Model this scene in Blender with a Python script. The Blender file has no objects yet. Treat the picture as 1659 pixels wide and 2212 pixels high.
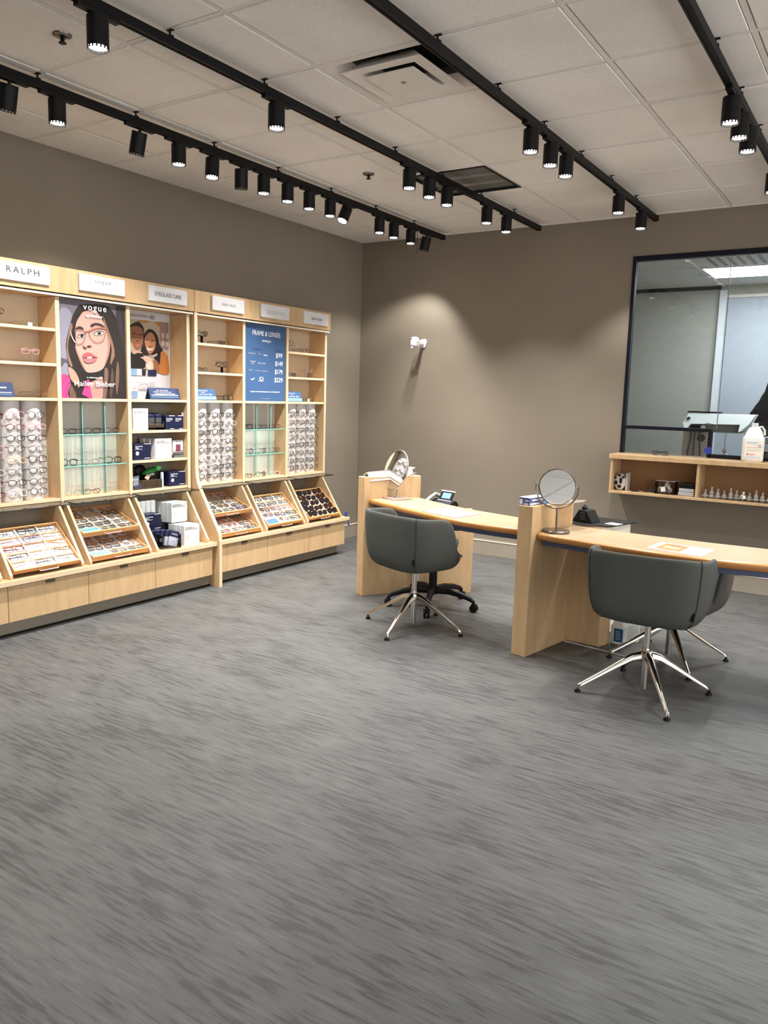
import bpy, bmesh, math, random
from mathutils import Vector, Matrix, Euler
random.seed(7)
PI = math.pi
S = bpy.context.scene
COL = S.collection

# ---------------------------------------------------------------- camera
W, H = 1659, 2212
F_PX = 1702.96
yaw, pitch, roll = -0.57424508, -0.14551166, 0.02849387
fwd = Vector((math.sin(yaw)*math.cos(pitch), math.cos(yaw)*math.cos(pitch), math.sin(pitch)))
rt = Vector((math.cos(yaw), -math.sin(yaw), 0.0))
up = rt.cross(fwd)
rt2 = rt*math.cos(roll) + up*math.sin(roll)
up2 = -rt*math.sin(roll) + up*math.cos(roll)
cam_d = bpy.data.cameras.new('camera')
cam = bpy.data.objects.new('camera', cam_d)
COL.objects.link(cam)
cam.matrix_world = Matrix(((rt2.x, up2.x, -fwd.x, 0), (rt2.y, up2.y, -fwd.y, 0), (rt2.z, up2.z, -fwd.z, 1.5), (0, 0, 0, 1)))
cam_d.sensor_fit = 'VERTICAL'
cam_d.sensor_height = 24.0
cam_d.lens = 24.0*F_PX/H
cam_d.clip_start = 0.05
S.camera = cam

# ---------------------------------------------------------------- world, exposure
SPOT_POWER = 55.0
SPOT_ANGLE = math.radians(96)
w_ = bpy.data.worlds.new('world'); S.world = w_; w_.use_nodes = True
w_.node_tree.nodes['Background'].inputs[0].default_value = (1.0, 0.975, 0.945, 1)
w_.node_tree.nodes['Background'].inputs[1].default_value = 2.1
S.view_settings.view_transform = 'Standard'
S.view_settings.look = 'None'
S.view_settings.gamma = 1.0
S.view_settings.use_curve_mapping = False
S.view_settings.exposure = 0.45
S.cycles.max_bounces = 10
S.cycles.diffuse_bounces = 5
S.cycles.glossy_bounces = 4
S.cycles.transparent_max_bounces = 24
S.cycles.caustics_reflective = False
S.cycles.caustics_refractive = False
S.cycles.sample_clamp_indirect = 4.0

# ---------------------------------------------------------------- materials
def lin(c):
    if isinstance(c, str):
        c = tuple(int(c[i:i+2], 16) for i in (0, 2, 4))
    return tuple((x/255/12.92 if x/255 <= 0.04045 else ((x/255+0.055)/1.055)**2.4) for x in c) + (1,)
MATS = {}
def mat(name, c, rough=0.6, metal=0.0, emit=0.0, spec=0.5, alpha=1.0, coat=0.0, trans=0.0, var=0.04):
    if name in MATS: return MATS[name]
    m = bpy.data.materials.new(name); m.use_nodes = True
    nt = m.node_tree; b = nt.nodes['Principled BSDF']
    b.inputs['Base Color'].default_value = lin(c)
    b.inputs['Roughness'].default_value = rough
    b.inputs['Metallic'].default_value = metal
    b.inputs['Specular IOR Level'].default_value = spec
    b.inputs['Coat Weight'].default_value = coat
    b.inputs['Alpha'].default_value = alpha
    if emit > 0:
        b.inputs['Emission Color'].default_value = lin(c)
        b.inputs['Emission Strength'].default_value = emit
    elif var > 0 and alpha == 1.0:
        tc = nt.nodes.new('ShaderNodeTexCoord')
        n = nt.nodes.new('ShaderNodeTexNoise'); n.inputs['Scale'].default_value = 14; n.inputs['Detail'].default_value = 4
        nt.links.new(tc.outputs['Object'], n.inputs['Vector'])
        hsv = nt.nodes.new('ShaderNodeHueSaturation')
        hsv.inputs['Color'].default_value = lin(c)
        mr = nt.nodes.new('ShaderNodeMapRange')
        mr.inputs['To Min'].default_value = 1-var*2; mr.inputs['To Max'].default_value = 1+var*2
        nt.links.new(n.outputs['Fac'], mr.inputs['Value'])
        nt.links.new(mr.outputs['Result'], hsv.inputs['Value'])
        nt.links.new(hsv.outputs['Color'], b.inputs['Base Color'])
    MATS[name] = m
    return m
def wood(name, c1, c2, scale=(14, 14, 1.6), rough=0.38, seed=0.0):
    m = bpy.data.materials.new(name); m.use_nodes = True; nt = m.node_tree; N = nt.nodes; L = nt.links
    b = N['Principled BSDF']; b.inputs['Roughness'].default_value = rough; b.inputs['Specular IOR Level'].default_value = 0.4
    tc = N.new('ShaderNodeTexCoord'); mp = N.new('ShaderNodeMapping')
    mp.inputs['Scale'].default_value = scale; mp.inputs['Location'].default_value = (seed, seed*1.7, seed)
    L.new(tc.outputs['Object'], mp.inputs['Vector'])
    n1 = N.new('ShaderNodeTexNoise'); n1.inputs['Scale'].default_value = 1.3; n1.inputs['Detail'].default_value = 6; n1.inputs['Distortion'].default_value = 0.6
    n2 = N.new('ShaderNodeTexNoise'); n2.inputs['Scale'].default_value = 9; n2.inputs['Detail'].default_value = 3
    L.new(mp.outputs[0], n1.inputs['Vector']); L.new(mp.outputs[0], n2.inputs['Vector'])
    mx = N.new('ShaderNodeMath'); mx.operation = 'MULTIPLY_ADD'; mx.inputs[1].default_value = 0.35
    L.new(n2.outputs['Fac'], mx.inputs[0]); 
    sc = N.new('ShaderNodeMath'); sc.operation = 'MULTIPLY'; sc.inputs[1].default_value = 0.7
    L.new(n1.outputs['Fac'], sc.inputs[0]); L.new(sc.outputs[0], mx.inputs[2])
    cr = N.new('ShaderNodeValToRGB'); cr.color_ramp.elements[0].position = 0.3; cr.color_ramp.elements[1].position = 0.75
    cr.color_ramp.elements[0].color = lin(c1); cr.color_ramp.elements[1].color = lin(c2)
    L.new(mx.outputs[0], cr.inputs['Fac']); L.new(cr.outputs['Color'], b.inputs['Base Color'])
    MATS[name] = m
    return m
M_WOOD = wood('maple_veneer', (184, 152, 112), (206, 176, 136))
M_EDGE = wood('maple_edge', (208, 186, 152), (220, 200, 168), scale=(3, 3, 3))
M_TOP = wood('maple_top', (150, 130, 105), (165, 146, 120), scale=(2.0, 12, 12), rough=0.3)
M_BULL = wood('maple_bullnose', (160, 106, 54), (184, 132, 76), scale=(2.0, 12, 12), rough=0.3)
M_TRAY = wood('orange_tray_wood', (196, 138, 84), (222, 168, 112), scale=(5, 5, 5))
M_LIN = mat('greige_inner_panel', (196, 182, 160), 0.6)

def wall_mat():
    m = bpy.data.materials.new('taupe_wall_paint'); m.use_nodes = True; nt = m.node_tree; N = nt.nodes; L = nt.links
    b = N['Principled BSDF']; b.inputs['Roughness'].default_value = 0.75; b.inputs['Specular IOR Level'].default_value = 0.25
    tc = N.new('ShaderNodeTexCoord'); n = N.new('ShaderNodeTexNoise'); n.inputs['Scale'].default_value = 1.2; n.inputs['Detail'].default_value = 3
    L.new(tc.outputs['Object'], n.inputs['Vector'])
    cr = N.new('ShaderNodeValToRGB'); cr.color_ramp.elements[0].position = 0.35; cr.color_ramp.elements[1].position = 0.7
    cr.color_ramp.elements[0].color = lin((128, 119, 106)); cr.color_ramp.elements[1].color = lin((134, 125, 112))
    L.new(n.outputs['Fac'], cr.inputs['Fac']); L.new(cr.outputs['Color'], b.inputs['Base Color'])
    n2 = N.new('ShaderNodeTexNoise'); n2.inputs['Scale'].default_value = 260; n2.inputs['Detail'].default_value = 2
    L.new(tc.outputs['Object'], n2.inputs['Vector'])
    bp = N.new('ShaderNodeBump'); bp.inputs['Strength'].default_value = 0.08; bp.inputs['Distance'].default_value = 0.001
    L.new(n2.outputs['Fac'], bp.inputs['Height']); L.new(bp.outputs['Normal'], b.inputs['Normal'])
    return m
M_WALL = wall_mat()
def floor_mat():
    m = bpy.data.materials.new('streaked_grey_sheet_floor'); m.use_nodes = True; nt = m.node_tree; N = nt.nodes; L = nt.links
    b = N['Principled BSDF']; b.inputs['Roughness'].default_value = 0.42; b.inputs['Specular IOR Level'].default_value = 0.35
    tc = N.new('ShaderNodeTexCoord')
    def noise(scale, sc, det, dist=0.0, loc=(0, 0, 0)):
        mp = N.new('ShaderNodeMapping'); mp.inputs['Scale'].default_value = scale; mp.inputs['Location'].default_value = loc
        L.new(tc.outputs['Object'], mp.inputs['Vector'])
        n = N.new('ShaderNodeTexNoise'); n.inputs['Scale'].default_value = sc; n.inputs['Detail'].default_value = det; n.inputs['Distortion'].default_value = dist
        L.new(mp.outputs[0], n.inputs['Vector']); return n.outputs['Fac']
    def math_(op, a, bb, clamp=False):
        k = N.new('ShaderNodeMath'); k.operation = op; k.use_clamp = clamp
        for i, x in enumerate((a, bb)):
            if isinstance(x, (int, float)): k.inputs[i].default_value = x
            else: L.new(x, k.inputs[i])
        return k.outputs[0]
    big = noise((1.3, 3.4, 1), 1.5, 4, 0.4, (2, 9, 0))
    streak = noise((4.2, 38, 1), 1.5, 6, 0.25)
    fine = noise((8, 105, 1), 1.6, 4, 0.2, (5, 3, 0))
    sp = noise((90, 140, 1), 2.0, 2)
    def ramp(x, a, c):
        r = N.new('ShaderNodeMapRange'); r.interpolation_type = 'SMOOTHSTEP'
        r.inputs['From Min'].default_value = a; r.inputs['From Max'].default_value = c
        L.new(x, r.inputs['Value']); return r.outputs['Result']
    v = math_('ADD', math_('ADD', math_('MULTIPLY', streak, 0.50), math_('MULTIPLY', fine, 0.22)), math_('MULTIPLY', big, 0.28))
    dark = ramp(v, 0.505, 0.575)
    light = ramp(v, 0.49, 0.40)
    cr = N.new('ShaderNodeMix'); cr.data_type = 'RGBA'
    cr.inputs['A'].default_value = lin((83, 84, 84)); cr.inputs['B'].default_value = lin((66, 66.5, 67))
    L.new(dark, cr.inputs['Factor'])
    c2 = N.new('ShaderNodeMix'); c2.data_type = 'RGBA'
    L.new(cr.outputs['Result'], c2.inputs['A']); c2.inputs['B'].default_value = lin((94, 95, 94.5))
    L.new(math_('MULTIPLY', light, 0.8), c2.inputs['Factor'])
    hs = N.new('ShaderNodeHueSaturation')
    L.new(c2.outputs['Result'], hs.inputs['Color'])
    v2 = math_('ADD', math_('MULTIPLY', sp, 0.24), 0.88)
    L.new(v2, hs.inputs['Value']); L.new(hs.outputs['Color'], b.inputs['Base Color'])
    bp = N.new('ShaderNodeBump'); bp.inputs['Strength'].default_value = 0.12; bp.inputs['Distance'].default_value = 0.001
    L.new(fine, bp.inputs['Height']); L.new(bp.outputs['Normal'], b.inputs['Normal'])
    return m
M_FLOOR = floor_mat()
def tile_mat():
    m = bpy.data.materials.new('acoustic_ceiling_tile'); m.use_nodes = True; nt = m.node_tree; N = nt.nodes; L = nt.links
    b = N['Principled BSDF']; b.inputs['Roughness'].default_value = 0.9; b.inputs['Specular IOR Level'].default_value = 0.1
    g = N.new('ShaderNodeNewGeometry')
    n = N.new('ShaderNodeTexNoise'); n.inputs['Scale'].default_value = 1.4; n.inputs['Detail'].default_value = 4
    n2 = N.new('ShaderNodeTexNoise'); n2.inputs['Scale'].default_value = 60; n2.inputs['Detail'].default_value = 4
    L.new(g.outputs['Position'], n.inputs['Vector']); L.new(g.outputs['Position'], n2.inputs['Vector'])
    cr = N.new('ShaderNodeValToRGB'); cr.color_ramp.elements[0].position = 0.28; cr.color_ramp.elements[1].position = 0.6
    cr.color_ramp.elements[0].color = lin((228, 225, 220)); cr.color_ramp.elements[1].color = lin((243, 240, 236))
    L.new(n.outputs['Fac'], cr.inputs['Fac'])
    hs = N.new('ShaderNodeHueSaturation'); mr = N.new('ShaderNodeMapRange')
    mr.inputs['To Min'].default_value = 0.9; mr.inputs['To Max'].default_value = 1.08
    L.new(n2.outputs['Fac'], mr.inputs['Value']); L.new(mr.outputs['Result'], hs.inputs['Value'])
    L.new(cr.outputs['Color'], hs.inputs['Color']); L.new(hs.outputs['Color'], b.inputs['Base Color'])
    bp = N.new('ShaderNodeBump'); bp.inputs['Strength'].default_value = 0.3; bp.inputs['Distance'].default_value = 0.002
    L.new(n2.outputs['Fac'], bp.inputs['Height']); L.new(bp.outputs['Normal'], b.inputs['Normal'])
    return m
M_TILE = tile_mat()
def glass_mat(name, tint=(1, 1, 1), ior=1.45, rough=0.02, refl=1.0):
    m = bpy.data.materials.new(name); m.use_nodes = True; nt = m.node_tree; N = nt.nodes; L = nt.links
    for n in list(N): N.remove(n)
    o = N.new('ShaderNodeOutputMaterial'); mx = N.new('ShaderNodeMixShader')
    t = N.new('ShaderNodeBsdfTransparent'); t.inputs[0].default_value = tuple(tint)+(1,)
    g = N.new('ShaderNodeBsdfGlossy'); g.inputs['Roughness'].default_value = rough
    f = N.new('ShaderNodeFresnel'); f.inputs['IOR'].default_value = ior
    k = N.new('ShaderNodeMath'); k.operation = 'MULTIPLY'; k.inputs[1].default_value = refl
    L.new(f.outputs[0], k.inputs[0]); L.new(k.outputs[0], mx.inputs[0])
    L.new(t.outputs[0], mx.inputs[1]); L.new(g.outputs[0], mx.inputs[2]); L.new(mx.outputs[0], o.inputs[0])
    MATS[name] = m
    return m
M_WINGLASS = glass_mat('window_glass', (0.97, 0.985, 0.98), refl=0.8)
M_GLASS = glass_mat('shelf_glass', (0.86, 0.95, 0.92))
M_ACR = glass_mat('clear_acrylic', (0.975, 0.98, 0.985), refl=1.4)
M_SMOKE = glass_mat('dark_edged_glass', (0.80, 0.84, 0.82))
M_LENS = glass_mat('lens_glass', (0.99, 0.99, 0.99), refl=0.7)
M_BLACK = mat('black_metal', (13, 12, 11), 0.5, 0.0, spec=0.2)
M_BLACKP = mat('black_plastic', (10, 10, 11), 0.5, spec=0.25)
M_DARK = mat('black_void', (8, 8, 8), 0.8)
M_FROST = mat('hazy_clear_glass', (206, 210, 208), 0.12, alpha=0.34)
M_WHITE = mat('white_board', (214, 213, 216), 0.5)
M_PAPER = mat('white_paper', (218, 219, 222), 0.7)
M_CREAM = mat('cream_edge_strip', (228, 222, 206), 0.4)
M_COLUMN = mat('white_moulded_plastic', (208, 204, 202), 0.4)
M_CHROME = mat('polished_aluminium', (205, 200, 192), 0.16, 1.0, var=0)
M_STEEL = mat('brushed_steel', (168, 164, 160), 0.32, 1.0, var=0)
M_BRONZE = mat('dark_nickel', (120, 114, 108), 0.3, 1.0, var=0)
M_MIRROR = mat('mirror_glass', (228, 230, 230), 0.01, 1.0, var=0)
M_FABRIC = mat('grey_green_fabric', (78, 80, 77), 0.92, spec=0.15)
M_FABRIC2 = mat('grey_brown_fabric', (96, 92, 88), 0.92, spec=0.15)
M_SEAM = mat('dark_seam', (48, 52, 52), 0.9)
M_TOE = mat('taupe_toe_kick', (140, 132, 118), 0.6)
M_NAVY = mat('navy_frame', (10, 11, 26), 0.5, spec=0.25)
M_NAVYBOX = mat('navy_card', (13, 20, 54), 0.4)
M_BLUE = mat('blue_print', (60, 92, 138), 0.5)
M_DBLUE = mat('dark_blue_card', (28, 48, 88), 0.5)
M_STRIP = mat('blue_grey_edge_strip', (70, 78, 108), 0.5)
M_TEAL = mat('green_glass_edge', (128, 196, 186), 0.2)
M_BASE = mat('taupe_baseboard', (150, 141, 128), 0.5)
M_LAMP = mat('lamp_lens', (255, 252, 246), emit=12.0)
M_PANEL = mat('lab_light_panel', (248, 252, 255), emit=13.0)
M_LABWALL = mat('lab_grey_wall', (176, 178, 170), 0.8)
M_LABBLUE = mat('lab_pale_wall', (176, 186, 197), 0.6)
M_TEXT = mat('dark_print', (44, 42, 44), 0.6, var=0)
M_TEXTG = mat('grey_print', (128, 126, 128), 0.6, var=0)
M_TEXTL = mat('light_grey_print', (186, 184, 184), 0.6, var=0)
M_TEXTW = mat('white_print', (240, 240, 244), 0.6, var=0)
def flat(c):
    return mat('print_%d_%d_%d' % tuple(c), tuple(x*0.86 for x in c), 0.45, var=0)

# ---------------------------------------------------------------- mesh building
class MB:
    def __init__(s): s.v = []; s.f = []; s.mi = []
    def add(s, vs, fs, mi=0, M=None):
        o = len(s.v)
        s.v += [tuple(M @ Vector(p)) if M is not None else tuple(p) for p in vs]
        s.f += [tuple(i+o for i in f) for f in fs]
        s.mi += [mi]*len(fs)
        return s
    def box(s, x0, x1, y0, y1, z0, z1, mi=0, M=None):
        return s.add([(x0,y0,z0),(x1,y0,z0),(x1,y1,z0),(x0,y1,z0),(x0,y0,z1),(x1,y0,z1),(x1,y1,z1),(x0,y1,z1)],
                     [(0,3,2,1),(4,5,6,7),(0,1,5,4),(1,2,6,5),(2,3,7,6),(3,0,4,7)], mi, M)
    def ebox(s, x0, x1, y0, y1, z0, z1):
        """box whose room-facing (+X) face takes the edge-strip material"""
        s.box(x0, x1, y0, y1, z0, z1); s.mi[-3] = 1
        return s
    def prism(s, poly, a0, a1, axis='z', mi=0, M=None):
        def P(p, a):
            return (p[0],p[1],a) if axis == 'z' else ((p[0],a,p[1]) if axis == 'y' else (a,p[0],p[1]))
        ar = sum(poly[i][0]*poly[(i+1)%len(poly)][1]-poly[(i+1)%len(poly)][0]*poly[i][1] for i in range(len(poly)))
        if (ar < 0) != (axis == 'y'): poly = poly[::-1]
        n = len(poly)
        vs = [P(p, a0) for p in poly]+[P(p, a1) for p in poly]
        fs = [tuple(range(n))[::-1], tuple(range(n, 2*n))]+[(i,(i+1)%n,n+(i+1)%n,n+i) for i in range(n)]
        return s.add(vs, fs, mi, M)
    def tube(s, pts, r, n=8, closed=False, mi=0, M=None, caps=True):
        pts = [Vector(p) for p in pts]; m = len(pts)
        rs = r if isinstance(r, (list, tuple)) else [r]*m
        vs = []; ref = None
        for i, p in enumerate(pts):
            a = pts[(i-1) % m] if (closed or i > 0) else p
            b = pts[(i+1) % m] if (closed or i < m-1) else p
            t = (b-a).normalized()
            if ref is None:
                ref = t.orthogonal().normalized()
            ref = (ref - t*ref.dot(t))
            ref = ref.normalized() if ref.length > 1e-6 else t.orthogonal().normalized()
            bi = t.cross(ref)
            for k in range(n):
                an = 2*PI*k/n
                vs.append(p+(ref*math.cos(an)+bi*math.sin(an))*rs[i])
        fs = []
        for i in range(m if closed else m-1):
            j = (i+1) % m
            for k in range(n):
                k2 = (k+1) % n
                fs.append((i*n+k, i*n+k2, j*n+k2, j*n+k))
        if not closed and caps:
            fs.append(tuple(range(n))[::-1]); fs.append(tuple((m-1)*n+k for k in range(n)))
        return s.add(vs, fs, mi, M)
    def cyl(s, p0, p1, r0, r1=None, n=16, mi=0, M=None):
        return s.tube([p0, p1], [r0, r0 if r1 is None else r1], n, False, mi, M)
    def lathe(s, prof, n=24, c=(0,0,0), mi=0, M=None):
        vs = []; fs = []
        for (r, z) in prof:
            for k in range(n):
                a = 2*PI*k/n; vs.append((c[0]+r*math.cos(a), c[1]+r*math.sin(a), c[2]+z))
        for i in range(len(prof)-1):
            for k in range(n):
                k2 = (k+1) % n
                fs.append((i*n+k, i*n+k2, (i+1)*n+k2, (i+1)*n+k))
        if prof[0][0] > 1e-5: fs.append(tuple(range(n))[::-1])
        if prof[-1][0] > 1e-5: fs.append(tuple((len(prof)-1)*n+k for k in range(n)))
        return s.add(vs, fs, mi, M)
    def disc(s, r, z, n=64, mi=0, M=None):
        return s.add([(r*math.cos(2*PI*k/n), r*math.sin(2*PI*k/n), z) for k in range(n)], [tuple(range(n))], mi, M)
    def ball(s, c, r, n=10, m=7, mi=0, M=None):
        r = r if isinstance(r, (tuple, list)) else (r, r, r)
        vs = []; fs = []
        for i in range(m+1):
            th = PI*i/m
            for k in range(n):
                a = 2*PI*k/n
                vs.append((c[0]+r[0]*math.sin(th)*math.cos(a), c[1]+r[1]*math.sin(th)*math.sin(a), c[2]-r[2]*math.cos(th)))
        for i in range(m):
            for k in range(n):
                k2 = (k+1) % n; fs.append((i*n+k, i*n+k2, (i+1)*n+k2, (i+1)*n+k))
        return s.add(vs, fs, mi, M)
    def mesh(s, name, mats, smooth=35):
        me = bpy.data.meshes.new(name)
        me.from_pydata(s.v, [], s.f)
        for m in (mats if isinstance(mats, (list, tuple)) else [mats]): me.materials.append(m)
        me.polygons.foreach_set('material_index', s.mi)
        me.validate()
        if smooth:
            me.shade_smooth(); me.set_sharp_from_angle(angle=math.radians(smooth))
        me.update()
        return me
    def build(s, name, mats, parent=None, world=True, smooth=35, bevel=0.0, base=True):
        """world=True: vertices are world coordinates whatever the parent; False: coordinates of the parent."""
        o = bpy.data.objects.new(name, None) if False else None
        if parent is None and base and s.v:
            xs, ys, zs = zip(*s.v)
            c = Vector(((min(xs)+max(xs))/2, (min(ys)+max(ys))/2, min(zs)))
            s.v = [tuple(Vector(p)-c) for p in s.v]
        else: c = None
        me = s.mesh(name, mats, smooth)
        o = bpy.data.objects.new(name, me); COL.objects.link(o)
        if c is not None: o.location = c
        if parent is not None:
            o.parent = parent
            if world: o.matrix_parent_inverse = WM(parent).inverted()
        if bevel > 0:
            b = o.modifiers.new('bevel', 'BEVEL'); b.width = bevel; b.segments = 2; b.limit_method = 'ANGLE'
            b.harden_normals = False
        return o
def WM(o):
    m = Matrix.LocRotScale(o.location, o.rotation_euler, o.scale) if o.rotation_mode != 'QUATERNION' else Matrix.LocRotScale(o.location, o.rotation_quaternion, o.scale)
    if o.parent: return WM(o.parent) @ o.matrix_parent_inverse @ m
    return m
def tag(o, label=None, cat=None, group=None, kind=None):
    if label: o['label'] = label
    if cat: o['category'] = cat
    if group: o['group'] = group
    if kind: o['kind'] = kind
    return o
def thing(name, label, cat, loc=(0,0,0), rz=0.0, group=None):
    o = bpy.data.objects.new(name, None); COL.objects.link(o)
    o.location = loc; o.rotation_euler = (0,0,rz); o.empty_display_size = 0.05
    return tag(o, label, cat, group)
def dup(o, parent=None):
    c = o.copy(); COL.objects.link(c)
    if parent: c.parent = parent
    for ch in CH.get(o.name, []): pass
    for ch in [x for x in o.children]: dup(ch, c)
    return c
CH = {}
FONT_N = [0]
def text_mesh(s, size, width=None, extrude=0.0006, spacing=1.0, shear=0.0):
    cu = bpy.data.curves.new('lettering', 'FONT'); cu.body = s; cu.size = size; cu.align_x = 'CENTER'; cu.align_y = 'CENTER'
    cu.extrude = extrude; cu.space_character = spacing; cu.shear = shear; cu.resolution_u = 3
    ob = bpy.data.objects.new('tmp', cu); COL.objects.link(ob)
    dg = bpy.context.evaluated_depsgraph_get()
    me = bpy.data.meshes.new_from_object(ob.evaluated_get(dg)); me.name = 'lettering'
    bpy.data.objects.remove(ob)
    xs = [v.co.x for v in me.vertices]; ys = [v.co.y for v in me.vertices]
    if xs:
        cx = (min(xs)+max(xs))/2; cy = (min(ys)+max(ys))/2
        k = (width/(max(xs)-min(xs))) if width else 1.0
        for v in me.vertices: v.co.x = (v.co.x-cx)*k; v.co.y -= cy
    return me
FACE_X = Matrix(((0,0,1,0),(1,0,0,0),(0,1,0,0),(0,0,0,1)))   # text x -> +Y, text y -> +Z, faces +X
def lettering(parent, s, size, pos, m, width=None, rot=FACE_X, spacing=1.0, shear=0.0, name='lettering', label=None):
    me = text_mesh(s, size, width, spacing=spacing, shear=shear); me.materials.clear(); me.materials.append(m)
    me.transform(Matrix.Translation(Vector(pos)) @ rot)
    o = bpy.data.objects.new(name, me); COL.objects.link(o)
    o.parent = parent; o.matrix_parent_inverse = WM(parent).inverted()
    if label: o['label'] = label
    return o
def catmull(pts, k=4, closed=True):
    out = []; n = len(pts)
    for i in range(n if closed else n-1):
        g = lambda j: pts[j % n] if closed else pts[max(0, min(n-1, j))]
        p0, p1, p2, p3 = g(i-1), g(i), g(i+1), g(i+2)
        for a in range(k):
            t = a/k
            out.append(tuple(0.5*((2*p1[d])+(-p0[d]+p2[d])*t+(2*p0[d]-5*p1[d]+4*p2[d]-p3[d])*t*t+(-p0[d]+3*p1[d]-3*p2[d]+p3[d])*t**3) for d in range(len(p1))))
    if not closed: out.append(tuple(pts[-1]))
    return out
def stroke_poly(pts, w, closed):
    n = len(pts); quads = []
    L_, R_ = [], []
    for i in range(n):
        a = pts[(i-1) % n] if (closed or i > 0) else pts[i]
        b = pts[(i+1) % n] if (closed or i < n-1) else pts[i]
        dx, dy = b[0]-a[0], b[1]-a[1]; d = math.hypot(dx, dy) or 1
        nx, ny = -dy/d*w/2, dx/d*w/2
        L_.append((pts[i][0]+nx, pts[i][1]+ny)); R_.append((pts[i][0]-nx, pts[i][1]-ny))
    for i in range(n if closed else n-1):
        j = (i+1) % n
        quads.append([R_[i], R_[j], L_[j], L_[i]])
    return quads
def clip_rect(poly, x0, x1, y0, y1):
    def clip(p, ins, inter):
        out = []
        for i in range(len(p)):
            a, b = p[i-1], p[i]
            if ins(b):
                if not ins(a): out.append(inter(a, b))
                out.append(b)
            elif ins(a): out.append(inter(a, b))
        return out
    ix = lambda X: (lambda a, b: (X, a[1]+(b[1]-a[1])*(X-a[0])/((b[0]-a[0]) or 1e-9)))
    iy = lambda Y: (lambda a, b: (a[0]+(b[0]-a[0])*(Y-a[1])/((b[1]-a[1]) or 1e-9), Y))
    for ins, it in ((lambda p: p[0] >= x0, ix(x0)), (lambda p: p[0] <= x1, ix(x1)), (lambda p: p[1] >= y0, iy(y0)), (lambda p: p[1] <= y1, iy(y1))):
        if poly: poly = clip(poly, ins, it)
    return poly
def flat_art(parent, art, x, y0, z0, w, h, name='picture'):
    """flat print: coloured shapes laid over each other a tenth of a millimetre apart (poster millimetres)"""
    mb = MB(); mats = []; idx = {}
    for li, (k, c, pts) in enumerate(art):
        if c not in idx: idx[c] = len(mats); mats.append(flat(c))
        pts = [(p[0]/1000, p[1]/1000) for p in pts]
        if k == 's': polys = [catmull(pts, 4, True)]
        elif k == 'p': polys = [pts]
        elif k[0] == 'l': polys = stroke_poly(catmull(pts, 4, False) if len(pts) > 2 else pts, float(k[1:])/2000, False)
        else: polys = stroke_poly(catmull(pts, 4, True), float(k[1:])/2000, True)
        for p in polys:
            p = clip_rect(p, 0, w, 0, h)
            if len(p) < 3: continue
            ar = sum(p[i-1][0]*p[i][1]-p[i][0]*p[i-1][1] for i in range(len(p)))
            if ar < 0: p = p[::-1]
            mb.add([(x+0.0002*(li+1), y0+q[0], z0+q[1]) for q in p], [tuple(range(len(p)))], idx[c])
    return mb.build(name, mats, parent, smooth=0)
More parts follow.
